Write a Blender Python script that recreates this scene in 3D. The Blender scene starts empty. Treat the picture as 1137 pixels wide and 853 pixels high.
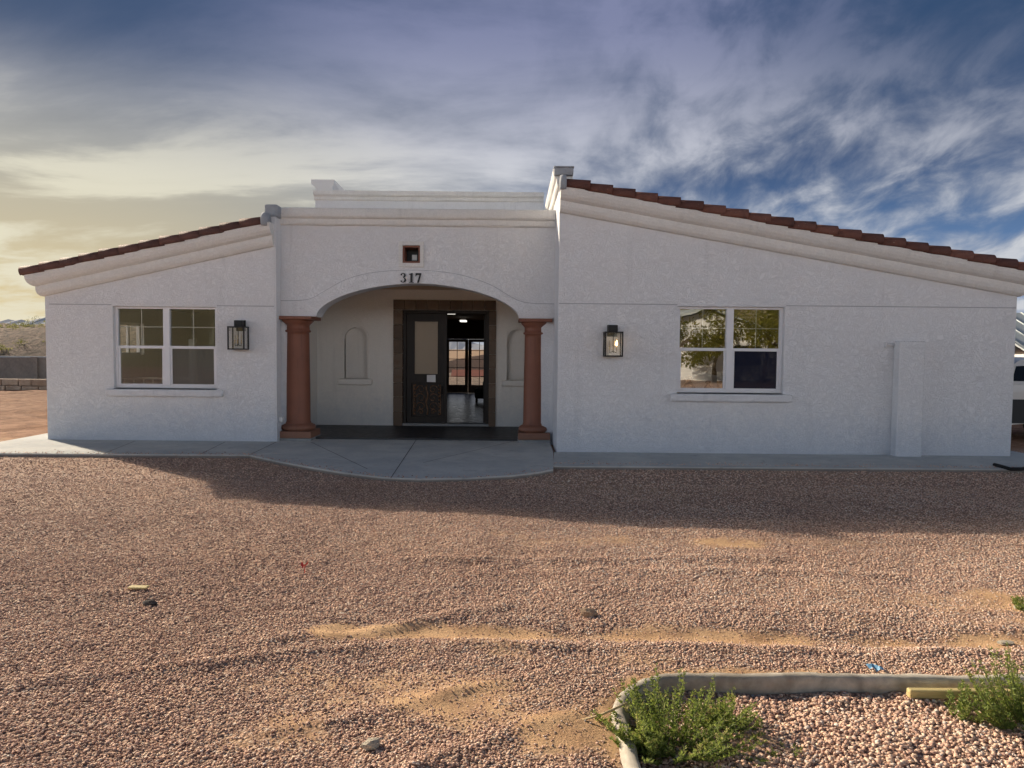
import bpy, bmesh, math, random
import numpy as np
from mathutils import Vector, Matrix, noise as mnoise
from mathutils.geometry import tessellate_polygon

random.seed(7); rng = np.random.default_rng(11)
R = math.radians
scene = bpy.context.scene
col = scene.collection

# ------------------------------------------------------------------ camera
CAM_Z = 1.75; F = 800.0; PITCH = R(2.75); ROLL = R(0.56)
def at(px, py, Y):
    """point at depth Y (metres in front of the camera) seen at photo position px, py"""
    d = Matrix.Rotation(R(90) - PITCH, 3, 'X') @ Matrix.Rotation(ROLL, 3, 'Z') @ Vector(((px-568.5)/F, -(py-426.5)/F, -1))
    k = Y / d.y
    return Vector((d.x*k, Y, CAM_Z + d.z*k))
def onground(px, py, z=0.0):
    d = Matrix.Rotation(R(90) - PITCH, 3, 'X') @ Matrix.Rotation(ROLL, 3, 'Z') @ Vector(((px-568.5)/F, -(py-426.5)/F, -1))
    k = (z - CAM_Z) / d.z
    return Vector((d.x*k, d.y*k, z))
cam = bpy.data.cameras.new('camera'); cam.sensor_width = 36; cam.lens = 36*F/1137; cam.clip_end = 6000; cam.clip_start = .05
co = bpy.data.objects.new('camera', cam); col.objects.link(co); scene.camera = co
co.matrix_world = Matrix.Translation((0, 0, CAM_Z)) @ Matrix.Rotation(R(90) - PITCH, 4, 'X') @ Matrix.Rotation(ROLL, 4, 'Z')

# ------------------------------------------------------------------ mesh helpers
class MB:
    def __init__(s): s.v = []; s.f = []; s.t = []; s.tint = 0.5; s.sm = []
    def add(s, vs, fs, smooth=False):
        o = len(s.v); s.v += [tuple(v) for v in vs]; s.t += [s.tint]*len(vs)
        s.f += [tuple(i+o for i in f) for f in fs]; s.sm += [smooth]*len(fs); return s
    def box(s, x0, x1, y0, y1, z0, z1, b=0.0, M=None):
        if b <= 0:
            vs = [Vector(p) for p in ((x0,y0,z0),(x1,y0,z0),(x1,y1,z0),(x0,y1,z0),(x0,y0,z1),(x1,y0,z1),(x1,y1,z1),(x0,y1,z1))]
            fs = [(0,3,2,1),(4,5,6,7),(0,1,5,4),(1,2,6,5),(2,3,7,6),(3,0,4,7)]
        else:
            bm = bmesh.new(); bmesh.ops.create_cube(bm, size=1)
            for v in bm.verts: v.co = Vector(((x0+x1)/2+v.co.x*(x1-x0), (y0+y1)/2+v.co.y*(y1-y0), (z0+z1)/2+v.co.z*(z1-z0)))
            bmesh.ops.bevel(bm, geom=bm.edges[:], offset=b, segments=2, affect='EDGES', profile=.5)
            bm.verts.index_update(); vs = [v.co.copy() for v in bm.verts]; fs = [[v.index for v in f.verts] for f in bm.faces]; bm.free()
        if M is not None: vs = [M @ v for v in vs]
        return s.add(vs, fs)
    def prism(s, loops, f0, f1):
        """loops: outer + holes as 2-D points; f0/f1 map (u,v)->3-D for the two faces"""
        l3 = [[Vector((p[0], p[1], 0)) for p in l] for l in loops]
        flat = [p for l in loops for p in l]; tris = tessellate_polygon(l3); n = len(flat)
        vs = [f0(*p) for p in flat] + [f1(*p) for p in flat]
        def area(l): return sum(l[i][0]*l[(i+1)%len(l)][1]-l[(i+1)%len(l)][0]*l[i][1] for i in range(len(l)))
        fs = []
        for a, b, c in tris:
            A, B, C_ = flat[a], flat[b], flat[c]
            if (B[0]-A[0])*(C_[1]-A[1])-(B[1]-A[1])*(C_[0]-A[0]) < 0: b, c = c, b
            fs.append((a, b, c)); fs.append((c+n, b+n, a+n))
        o = 0
        for k, l in enumerate(loops):
            m = len(l); ccw = area(l) > 0
            for i in range(m):
                i0, i1 = o+i, o+(i+1) % m
                q = (i1, i0, i0+n, i1+n)
                if (k == 0) != ccw: q = q[::-1]
                fs.append(q)
            o += m
        return s.add(vs, fs)
    def wall(s, loops, y0, y1):   # loops in x,z ; front face at y0 (towards camera)
        return s.prism(loops, lambda u, v: (u, y0, v), lambda u, v: (u, y1, v))
    def slab(s, poly, z0, z1):
        return s.prism([poly], lambda u, v: (u, v, z1), lambda u, v: (u, v, z0))
    def side(s, loops, x0, x1):   # loops in y,z
        return s.prism(loops, lambda u, v: (x0, u, v), lambda u, v: (x1, u, v))
    def sweep(s, sections, smooth=False, cap=True):
        n = len(sections[0]); vs = [p for sec in sections for p in sec]; fs = []
        for k in range(len(sections)-1):
            for i in range(n):
                j = (i+1) % n
                fs.append((k*n+i, k*n+j, (k+1)*n+j, (k+1)*n+i))
        if cap: fs.append(tuple(range(n))[::-1]); fs.append(tuple((len(sections)-1)*n+i for i in range(n)))
        return s.add(vs, fs, smooth)
    def tube(s, pts, rad, n=6, cap=True):
        pts = [Vector(p) for p in pts]; rads = rad if isinstance(rad, (list, tuple)) else [rad]*len(pts); secs = []
        for i, p in enumerate(pts):
            d = (pts[min(i+1, len(pts)-1)] - pts[max(i-1, 0)]).normalized()
            up = Vector((0,0,1)) if abs(d.z) < .95 else Vector((1,0,0))
            a = d.cross(up).normalized(); b = d.cross(a).normalized()
            secs.append([p + (a*math.cos(t)+b*math.sin(t))*rads[i] for t in [2*math.pi*k/n for k in range(n)]])
        return s.sweep(secs, True, cap)
    def lathe(s, cx, cy, prof, n=40):
        secs = [[(cx+r*math.cos(2*math.pi*k/n), cy+r*math.sin(2*math.pi*k/n), z) for k in range(n)] for r, z in prof]
        o = len(s.f); s.sweep(secs, True, True); return s
    def blob(s, c, r, seed=0, sub=2, rough=.35, sq=(1,1,1), freq=1.6, smooth=False):
        bm = bmesh.new(); bmesh.ops.create_icosphere(bm, subdivisions=sub, radius=1)
        off = Vector((seed*3.1, seed*1.7, seed*.9))
        vs = []
        for v in bm.verts:
            k = 1+rough*mnoise.noise(v.co*freq+off)+rough*.4*mnoise.noise(v.co*freq*2.7+off)
            vs.append((c[0]+v.co.x*r*k*sq[0], c[1]+v.co.y*r*k*sq[1], c[2]+v.co.z*r*k*sq[2]))
        bm.verts.index_update(); fs = [[v.index for v in f.verts] for f in bm.faces]; bm.free()
        return s.add(vs, fs, smooth)

ORG = {}
def mk_mesh(name, mb, mat, origin=(0,0,0), fixn=True):
    me = bpy.data.meshes.new(name); o = Vector(origin)
    me.from_pydata([(v[0]-o.x, v[1]-o.y, v[2]-o.z) for v in mb.v], [], mb.f)
    a = me.attributes.new('tint', 'FLOAT', 'POINT'); a.data.foreach_set('value', mb.t)
    me.polygons.foreach_set('use_smooth', mb.sm)
    me.materials.append(mat); me.validate()
    if fixn:
        bm = bmesh.new(); bm.from_mesh(me); bmesh.ops.recalc_face_normals(bm, faces=bm.faces[:]); bm.to_mesh(me); bm.free()
    me.update(); return me
def tag(o, label=None, cat=None, group=None, kind=None):
    for k, v in (('label', label), ('category', cat), ('group', group), ('kind', kind)):
        if v: o[k] = v
    return o
def empty(name, loc, label, cat, group=None):
    o = bpy.data.objects.new(name, None); o.location = loc; o.empty_display_size = .2; col.objects.link(o)
    ORG[o.name] = tuple(loc); return tag(o, label, cat, group)
def obj(name, mb, mat, parent=None, label=None, cat=None, group=None, kind=None, origin=None, fixn=True):
    if parent is not None: org = ORG[parent.name]
    else: org = origin if origin is not None else (0,0,0)
    o = bpy.data.objects.new(name, mk_mesh(name, mb, mat, org, fixn)); col.objects.link(o)
    if parent is not None: o.parent = parent
    else: o.location = org
    ORG[o.name] = tuple(org)
    return tag(o, label, cat, group, kind)

# ------------------------------------------------------------------ material helpers
class NT:
    def __init__(s, name, world=False):
        if world: s.id = bpy.data.worlds.new(name)
        else: s.id = bpy.data.materials.new(name)
        s.id.use_nodes = True; s.nt = s.id.node_tree; s.nt.nodes.clear()
    def n(s, t, **kw):
        nd = s.nt.nodes.new(t)
        for k, v in kw.items():
            if k in nd.inputs and not hasattr(nd, k): s.set(nd.inputs[k], v)
            elif hasattr(nd, k): setattr(nd, k, v)
            else: s.set(nd.inputs[k.replace('_', ' ')], v)
        return nd
    def set(s, inp, v):
        if hasattr(v, 'is_linked') or isinstance(v, bpy.types.NodeSocket): s.nt.links.new(v, inp)
        elif isinstance(v, (tuple, list)) and len(v) == 3 and inp.type == 'RGBA': inp.default_value = (*v, 1)
        else: inp.default_value = v
    def m(s, op, a, b=None, c=None, clamp=False):
        nd = s.nt.nodes.new('ShaderNodeMath'); nd.operation = op; nd.use_clamp = clamp
        for i, x in enumerate((a, b, c)):
            if x is not None: s.set(nd.inputs[i], x)
        return nd.outputs[0]
    def mix(s, f, a, b, blend='MIX'):
        nd = s.nt.nodes.new('ShaderNodeMix'); nd.data_type = 'RGBA'; nd.blend_type = blend; nd.clamp_factor = True
        s.set(nd.inputs[0], f); s.set(nd.inputs[6], a); s.set(nd.inputs[7], b); return nd.outputs[2]
    def ramp(s, fac, stops, interp='LINEAR'):
        nd = s.nt.nodes.new('ShaderNodeValToRGB'); nd.color_ramp.interpolation = interp; el = nd.color_ramp.elements
        while len(el) < len(stops): el.new(.5)
        for e, (p, c) in zip(el, stops):
            e.position = p; e.color = (*c, 1) if isinstance(c, tuple) else (c, c, c, 1)
        s.set(nd.inputs[0], fac); return nd.outputs[0]
    def smooth(s, x, a, b):
        nd = s.nt.nodes.new('ShaderNodeMapRange'); nd.interpolation_type = 'SMOOTHSTEP'
        s.set(nd.inputs[0], x); nd.inputs[1].default_value = a; nd.inputs[2].default_value = b; return nd.outputs[0]
    def noise(s, vec, scale, detail=4, rough=.5, dist=0.0, out=0):
        nd = s.nt.nodes.new('ShaderNodeTexNoise'); s.set(nd.inputs['Vector'], vec); nd.inputs['Scale'].default_value = scale
        nd.inputs['Detail'].default_value = detail; nd.inputs['Roughness'].default_value = rough; nd.inputs['Distortion'].default_value = dist
        return nd.outputs[out]
    def mapping(s, vec, loc=(0,0,0), rot=(0,0,0), sc=(1,1,1)):
        nd = s.nt.nodes.new('ShaderNodeMapping'); s.set(nd.inputs[0], vec); nd.inputs[1].default_value = loc; nd.inputs[2].default_value = rot; nd.inputs[3].default_value = sc
        return nd.outputs[0]
    def pos(s): return s.nt.nodes.new('ShaderNodeNewGeometry').outputs['Position']
    def objc(s): return s.nt.nodes.new('ShaderNodeTexCoord').outputs['Object']
    def attr(s, name):
        nd = s.nt.nodes.new('ShaderNodeAttribute'); nd.attribute_name = name; return nd.outputs['Fac']
    def bump(s, h, strength=.5, dist=.01, nrm=None):
        nd = s.nt.nodes.new('ShaderNodeBump'); nd.inputs['Strength'].default_value = strength; nd.inputs['Distance'].default_value = dist
        s.set(nd.inputs['Height'], h)
        if nrm is not None: s.set(nd.inputs['Normal'], nrm)
        return nd.outputs[0]
    def bsdf(s, color, rough=.8, metal=0.0, nrm=None, spec=.3, **kw):
        b = s.nt.nodes.new('ShaderNodeBsdfPrincipled'); s.set(b.inputs['Base Color'], color); s.set(b.inputs['Roughness'], rough)
        b.inputs['Metallic'].default_value = metal; b.inputs['Specular IOR Level'].default_value = spec
        if nrm is not None: s.set(b.inputs['Normal'], nrm)
        for k, v in kw.items(): s.set(b.inputs[k.replace('_', ' ')], v)
        return b.outputs[0]
    def out(s, sh):
        o = s.nt.nodes.new('ShaderNodeOutputMaterial'); s.nt.links.new(sh, o.inputs[0]); return s.id

def stucco(name, c, patch=.06, bump=.55, spots=True):
    t = NT(name); p = t.pos()
    big = t.noise(p, .9, 4, .6); mid = t.noise(p, 7, 5, .6, 1.2)
    # swirly skip-trowel marks
    sw = t.noise(t.mapping(p, sc=(1, 1, 1.2)), 6.5, 4, .55, 3.2)
    ridge = t.m('ABSOLUTE', t.m('SUBTRACT', sw, .5))
    ridge = t.smooth(ridge, 0.0, .09)
    grain = t.noise(p, 75, 4, .65)
    h = t.m('ADD', t.m('MULTIPLY', ridge, .6), t.m('ADD', t.m('MULTIPLY', mid, .7), t.m('MULTIPLY', grain, .45)))
    dark = t.m('ADD', t.m('MULTIPLY', t.m('SUBTRACT', big, .5), patch*2.4), t.m('MULTIPLY', t.m('SUBTRACT', 1, ridge), -patch*.9))
    dark = t.m('ADD', dark, t.m('MULTIPLY', t.m('SUBTRACT', mid, .5), patch*2.2))
    drip = t.noise(t.mapping(p, sc=(5, 5, .35)), 1.0, 4, .6)
    dark = t.m('SUBTRACT', dark, t.m('MULTIPLY', t.smooth(drip, .56, .74), .085))
    k = t.m('ADD', 1, dark)
    # splash grime, plus lower-wall shade painted in as a darker, bluer tint
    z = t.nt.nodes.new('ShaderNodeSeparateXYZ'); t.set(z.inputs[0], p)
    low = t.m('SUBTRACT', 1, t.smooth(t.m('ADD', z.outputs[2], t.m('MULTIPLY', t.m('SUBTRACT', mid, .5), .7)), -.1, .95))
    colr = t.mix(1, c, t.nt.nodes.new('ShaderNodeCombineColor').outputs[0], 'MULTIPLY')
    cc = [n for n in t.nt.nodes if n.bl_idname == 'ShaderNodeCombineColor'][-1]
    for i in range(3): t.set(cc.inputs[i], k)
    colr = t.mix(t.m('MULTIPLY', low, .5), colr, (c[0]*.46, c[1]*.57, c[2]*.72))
    return t.out(t.bsdf(colr, .9, nrm=t.bump(h, bump, .012), spec=.2))

def plain(name, c, rough=.6, metal=0, vary=.12, scale=6, bump=.1, spec=.4, bdist=.004):
    t = NT(name); p = t.objc(); nz = t.noise(p, scale, 5, .6); fine = t.noise(p, scale*14, 3, .6)
    colr = t.mix(nz, tuple(x*(1-vary) for x in c), tuple(min(1, x*(1+vary)) for x in c))
    return t.out(t.bsdf(colr, t.m('ADD', rough-.08, t.m('MULTIPLY', nz, .16)), metal, t.bump(fine, bump, bdist), spec))

M = {}
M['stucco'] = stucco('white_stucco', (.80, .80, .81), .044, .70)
M['trim'] = stucco('moulding_stucco', (.78, .765, .735), .07, .5)
M['porch'] = stucco('porch_stucco', (.81, .785, .735), .035, .3)
M['vinyl'] = plain('white_vinyl', (.78, .78, .80), .4, vary=.03, bump=.02)
M['dark_groove'] = plain('dark_joint', (.13, .125, .12), .9)
M['joint'] = plain('stucco_joint', (.42, .42, .44), .8)
M['black_metal'] = plain('black_metal', (.012, .012, .013), .45, .3, bump=.05)
M['mortar'] = plain('grey_mortar', (.33, .35, .38), .9, vary=.25, scale=12, bump=.5)
M['white_paint'] = plain('white_paint', (.75, .75, .74), .6, vary=.04)
M['paper'] = plain('paper', (.8, .8, .8), .8, vary=.03)
M['black_rubber'] = plain('black_rubber', (.014, .014, .015), .8)
M['twig'] = plain('dry_twig', (.48, .38, .22), .9, vary=.2, scale=20)
M['numeral'] = plain('black_numeral', (.01, .01, .012), .4)

def terracotta_paint():
    t = NT('terracotta_paint'); p = t.pos(); n1 = t.noise(p, 3, 4, .6); n2 = t.noise(p, 60, 3, .6)
    c = t.mix(n1, (.19, .073, .046), (.275, .112, .068)); st = t.noise(t.mapping(p, sc=(9, 9, .8)), 1.0, 5, .65); c = t.mix(t.m('MULTIPLY', t.smooth(st, .52, .72), .45), c, (.105, .048, .036))
    zz = t.nt.nodes.new('ShaderNodeSeparateXYZ'); t.set(zz.inputs[0], p); c = t.mix(t.m('MULTIPLY', t.m('SUBTRACT', 1, t.smooth(t.m('ADD', zz.outputs[2], t.m('MULTIPLY', n2, .25)), .15, .55)), .45), c, (.26, .17, .125)); c = t.mix(t.m('MULTIPLY', t.smooth(n2, .62, .7), .3), c, (.33, .20, .15))
    return t.out(t.bsdf(c, t.m('ADD', .42, t.m('MULTIPLY', n2, .2)), nrm=t.bump(n2, .12, .004), spec=.35))
M['terracotta'] = terracotta_paint()
def roof_tile(name, a, b, cdark):
    t = NT(name); p = t.pos(); tn = t.attr('tint'); n1 = t.noise(p, 7, 5, .65); n2 = t.noise(p, 38, 4, .6)
    c = t.mix(tn, a, b); c = t.mix(t.m('MULTIPLY', t.smooth(n1, .45, .75), .6), c, cdark)
    c = t.mix(t.m('MULTIPLY', t.smooth(n2, .66, .72), .5), c, (.45, .38, .33))
    return t.out(t.bsdf(c, .75, nrm=t.bump(n2, .35, .006), spec=.25))
M['tile_l'] = roof_tile('clay_roof_tile_left', (.085, .042, .036), (.17, .085, .068), (.04, .029, .03))  # darker copy of the clay tile, the left roof's shade put into its colour
M['tile_r'] = roof_tile('clay_roof_tile_right', (.11, .046, .036), (.205, .088, .064), (.055, .032, .03))
def concrete(name, a, b, sc=1.3):
    t = NT(name); p = t.pos(); n1 = t.noise(p, sc, 6, .62, .4); n2 = t.noise(p, 9, 5, .6); n3 = t.noise(p, 160, 2, .6)
    f = t.m('ADD', t.m('MULTIPLY', n1, .75), t.m('MULTIPLY', n2, .25))
    c = t.mix(t.smooth(f, .35, .66), a, b); c = t.mix(t.m('MULTIPLY', t.smooth(n2, .56, .74), .5), c, (.36, .27, .20)); n4 = t.noise(p, 2.6, 6, .7, 1.5); c = t.mix(t.m('MULTIPLY', t.smooth(n4, .55, .72), .45), c, (.24, .25, .26))
    zs = t.nt.nodes.new('ShaderNodeSeparateXYZ'); t.set(zs.inputs[0], p)
    if name == 'walk_concrete': c = t.mix(t.m('MULTIPLY', t.m('SUBTRACT', 1, t.smooth(zs.outputs[2], -.035, -.006)), .75), c, (.13, .095, .075))
    return t.out(t.bsdf(c, .88, nrm=t.bump(t.m('ADD', n3, t.m('MULTIPLY', n2, .6)), .3, .004), spec=.2))
M['concrete'] = concrete('walk_concrete', (.46, .475, .47), (.60, .60, .57))
M['kerb'] = concrete('kerb_concrete', (.32, .28, .225), (.64, .585, .49), 5)
M['pad'] = concrete('pad_concrete', (.22, .235, .25), (.32, .33, .33))
M['block'] = concrete('tan_block', (.36, .26, .19), (.52, .42, .33), 2)
M['grey_wall'] = concrete('grey_yard_wall', (.17, .15, .14), (.30, .27, .24), .6)

def slate(name, a, b, sx=.45, rough=.35, bump=.3):
    t = NT(name); p = t.pos()
    br = t.nt.nodes.new('ShaderNodeTexBrick'); t.set(br.inputs['Vector'], p); br.inputs['Scale'].default_value = 1
    br.offset = 0; br.inputs['Mortar Size'].default_value = .008; br.inputs['Brick Width'].default_value = sx; br.inputs['Row Height'].default_value = sx
    br.inputs['Color1'].default_value = (*a, 1); br.inputs['Color2'].default_value = (*b, 1); br.inputs['Mortar'].default_value = (.03, .03, .03, 1)
    n = t.noise(p, 9, 5, .6); c = t.mix(t.m('MULTIPLY', n, .7), br.outputs[0], (a[0]*.4, a[1]*.4, a[2]*.42))
    return t.out(t.bsdf(c, t.m('ADD', rough-.1, t.m('MULTIPLY', n, .3)), nrm=t.bump(n, bump, .006), spec=.5))
M['porch_floor'] = slate('dark_slate', (.030, .034, .042), (.045, .048, .055), .4, .45)
M['room_floor'] = slate('grey_floor_tile', (.10, .105, .11), (.17, .17, .17), .5, .25, .25)

def stone_surround():
    t = NT('brown_stone_tile'); p = t.pos(); n1 = t.noise(p, 5, 5, .65, .6); n2 = t.noise(p, 45, 4, .6)
    c = t.mix(t.attr('tint'), (.10, .072, .052), (.195, .143, .103)); c = t.mix(t.smooth(n1, .4, .75), c, (.14, .092, .062))
    return t.out(t.bsdf(c, .62, nrm=t.bump(n2, .35, .006), spec=.3))
M['stone'] = stone_surround()
def wood(name, a, b, rough=.4, axis=(14, 14, 1.2)):
    t = NT(name); p = t.objc(); n = t.noise(t.mapping(p, sc=axis), 1.6, 6, .65, 1.0)
    return t.out(t.bsdf(t.mix(t.smooth(n, .3, .7), a, b), rough, nrm=t.bump(n, .15, .004), spec=.4))
M['dark_wood'] = wood('dark_door_wood', (.006, .005, .0045), (.020, .013, .009), .55)
M['carved'] = wood('carved_wood', (.07, .038, .02), (.24, .13, .07), .4)
M['brown_wood'] = wood('brown_door_wood', (.045, .022, .012), (.09, .045, .024), .4)
M['yellow_wood'] = wood('pale_timber', (.50, .40, .17), (.66, .54, .26), .7, (1.2, 14, 14))

def glass(name, refl, tint=(.75, .78, .74), rough=.01, haze=None):
    t = NT(name)
    tr = t.nt.nodes.new('ShaderNodeBsdfTransparent'); tr.inputs[0].default_value = (*tint, 1)
    gl = t.nt.nodes.new('ShaderNodeBsdfGlossy'); gl.inputs[0].default_value = (.95, .95, .93, 1); gl.inputs['Roughness'].default_value = rough
    nz = t.noise(t.pos(), 2.2, 2, .5); t.set(gl.inputs['Normal'], t.bump(nz, .06, .01))
    fr = t.nt.nodes.new('ShaderNodeLayerWeight'); fr.inputs[0].default_value = .35
    fac = t.m('ADD', refl, t.m('MULTIPLY', fr.outputs[1], .5), clamp=True)
    mx = t.nt.nodes.new('ShaderNodeMixShader'); t.set(mx.inputs[0], fac); t.set(mx.inputs[1], tr.outputs[0]); t.set(mx.inputs[2], gl.outputs[0])
    sh = mx.outputs[0]
    if haze:
        d = t.bsdf(haze[0], .9); m2 = t.nt.nodes.new('ShaderNodeMixShader'); m2.inputs[0].default_value = haze[1]; t.set(m2.inputs[1], sh); t.set(m2.inputs[2], d); sh = m2.outputs[0]
    return t.out(sh)
M['glass_l'] = glass('window_glass_left', .11)
M['glass_r'] = glass('window_glass_right', .40)
M['glass_screen'] = glass('screened_glass', .08, (.5, .5, .48), .02, ((.17, .165, .15), .55))
M['glass_navy'] = glass('dark_screened_glass', .10, (.3, .3, .35), .02, ((.010, .013, .034), .84))
M['clear'] = glass('lantern_glass', .06, (.93, .93, .93))
M['frosted'] = plain('frosted_door_glass', (.34, .27, .19), .35, vary=.08, scale=5, bump=.25)
M['car_glass'] = plain('car_glass', (.008, .009, .011), .08, spec=.6, vary=.02, bump=0)
M['room_l'] = plain('room_paint_olive', (.46, .52, .46), .85, vary=.14, scale=1)
M['room_r'] = plain('room_paint_tan', (.30, .25, .13), .85, vary=.1, scale=1)
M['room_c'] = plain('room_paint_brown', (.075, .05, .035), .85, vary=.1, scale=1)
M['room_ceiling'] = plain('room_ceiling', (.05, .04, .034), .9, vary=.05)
M['roof_flat'] = plain('flat_roof', (.5, .5, .5), .9)
M['car_white'] = plain('white_car_paint', (.68, .66, .63), .3, vary=.03, bump=0, spec=.5)
M['car_dark'] = plain('dark_cladding', (.02, .022, .024), .6)
M['alloy'] = plain('alloy', (.4, .4, .42), .35, .8, bump=0)
M['red_lens'] = plain('red_lens', (.3, .01, .01), .2, bump=0)
M['metal_roof'] = plain('pale_metal_roof', (.42, .46, .47), .65, .0, vary=.06)
def emit(name, c, s):
    t = NT(name); e = t.nt.nodes.new('ShaderNodeEmission'); e.inputs[0].default_value = (*c, 1); e.inputs[1].default_value = s; return t.out(e.outputs[0])
M['bulb_on'] = emit('lit_bulb', (1, .62, .25), 14)
M['bulb_off'] = plain('unlit_bulb', (.55, .5, .4), .3, bump=0)
M['strip_on'] = emit('ceiling_light_on', (1, .95, .85), 1.6)
M['tan_card'] = plain('candle_sleeve', (.5, .4, .25), .6)

# gravel colours shared by the loose stones and the sheet below them
GR = [(0.0, (.12, .072, .062)), (.12, (.32, .188, .152)), (.34, (.58, .375, .290)), (.58, (.76, .510, .375)), (.78, (.86, .650, .475)), (.92, (.64, .56, .51)), (1.0, (.88, .79, .67))]
def gravel_stone():
    t = NT('gravel_stone'); p = t.pos(); n = t.noise(p, 120, 3, .6); tn = t.attr('tint')
    c = t.ramp(tn, GR); c = t.mix(t.m('MULTIPLY', n, .35), c, (.54, .36, .26))
    return t.out(t.bsdf(c, .85, nrm=t.bump(n, .4, .003), spec=.25))
M['gravel'] = gravel_stone()
def ground_mat():
    t = NT('gravel_ground'); p = t.pos(); dirt = t.attr('dirt')
    v = t.nt.nodes.new('ShaderNodeTexVoronoi'); t.set(v.inputs['Vector'], t.mapping(p, sc=(1, 1, .3))); v.inputs['Scale'].default_value = 62; v.inputs['Randomness'].default_value = 1
    sp = t.nt.nodes.new('ShaderNodeSeparateColor'); t.set(sp.inputs[0], v.outputs['Color'])
    gc = t.ramp(sp.outputs[0], GR)
    edge = t.smooth(v.outputs['Distance'], .25, .75)
    gc = t.mix(t.m('MULTIPLY', edge, .75), gc, (.17, .095, .07))
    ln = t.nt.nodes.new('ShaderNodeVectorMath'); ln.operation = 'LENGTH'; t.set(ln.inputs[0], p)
    gc = t.mix(t.m('MULTIPLY', t.m('SUBTRACT', 1, t.smooth(ln.outputs['Value'], 8.6, 10.6)), .16), gc, (.10, .058, .045))  # sheet darkened nearby: shadow between the loose stones put into its colour
    big = t.noise(p, .6, 5, .6); med = t.noise(p, 5, 5, .65); fine = t.noise(p, 70, 4, .7)
    gc = t.mix(t.m('MULTIPLY', t.smooth(big, .4, .7), .3), gc, (.50, .32, .20))
    dc = t.mix(t.smooth(med, .3, .7), (.50, .30, .165), (.70, .46, .26)); dc = t.mix(t.m('MULTIPLY', t.smooth(fine, .5, .75), .5), dc, (.34, .19, .115))
    f = t.smooth(t.m('ADD', dirt, t.m('MULTIPLY', t.m('SUBTRACT', med, .5), .9)), .15, .85)
    h = t.mix(f, t.m('SUBTRACT', 1, v.outputs['Distance']), t.m('MULTIPLY', fine, .8))
    far = t.smooth(t.attr('far'), 0, 1)
    c = t.mix(f, gc, dc)
    lump = t.noise(p, 2.6, 6, .72, .6); dc2 = t.mix(t.smooth(lump, .35, .65), (.17, .08, .045), (.40, .22, .13)); dc2 = t.mix(t.smooth(fine, .4, .7), dc2, (.33, .18, .105)); h = t.mix(t.smooth(t.attr('yard'), .2, .8), h, t.m('MULTIPLY', lump, 6)); c = t.mix(t.smooth(t.attr('yard'), .2, .8), c, dc2)
    desert = t.mix(t.noise(p, .08, 6, .65), (.30, .18, .11), (.40, .28, .18))
    desert = t.mix(t.smooth(t.noise(p, .5, 5, .7), .55, .68), desert, (.13, .12, .07))
    c = t.mix(far, c, desert)
    return t.out(t.bsdf(c, .95, nrm=t.bump(h, .8, .014), spec=.15))
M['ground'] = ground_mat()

# ------------------------------------------------------------------ world and sun
SA, SB = 1.73, 1.45                                   # shadow run per metre of height, to the right and towards the camera
sun_el = math.atan(1/math.hypot(SA, SB)); sun_az = math.atan2(-SA, SB)
sun = bpy.data.lights.new('sun', 'SUN'); sun.energy = 5.0; sun.angle = R(.6); sun.color = (1, .87, .70)
so = bpy.data.objects.new('sun', sun); col.objects.link(so); so.location = (-30, 30, 30)
so.rotation_euler = Vector((SA, -SB, -1)).to_track_quat('-Z', 'Y').to_euler()

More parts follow.
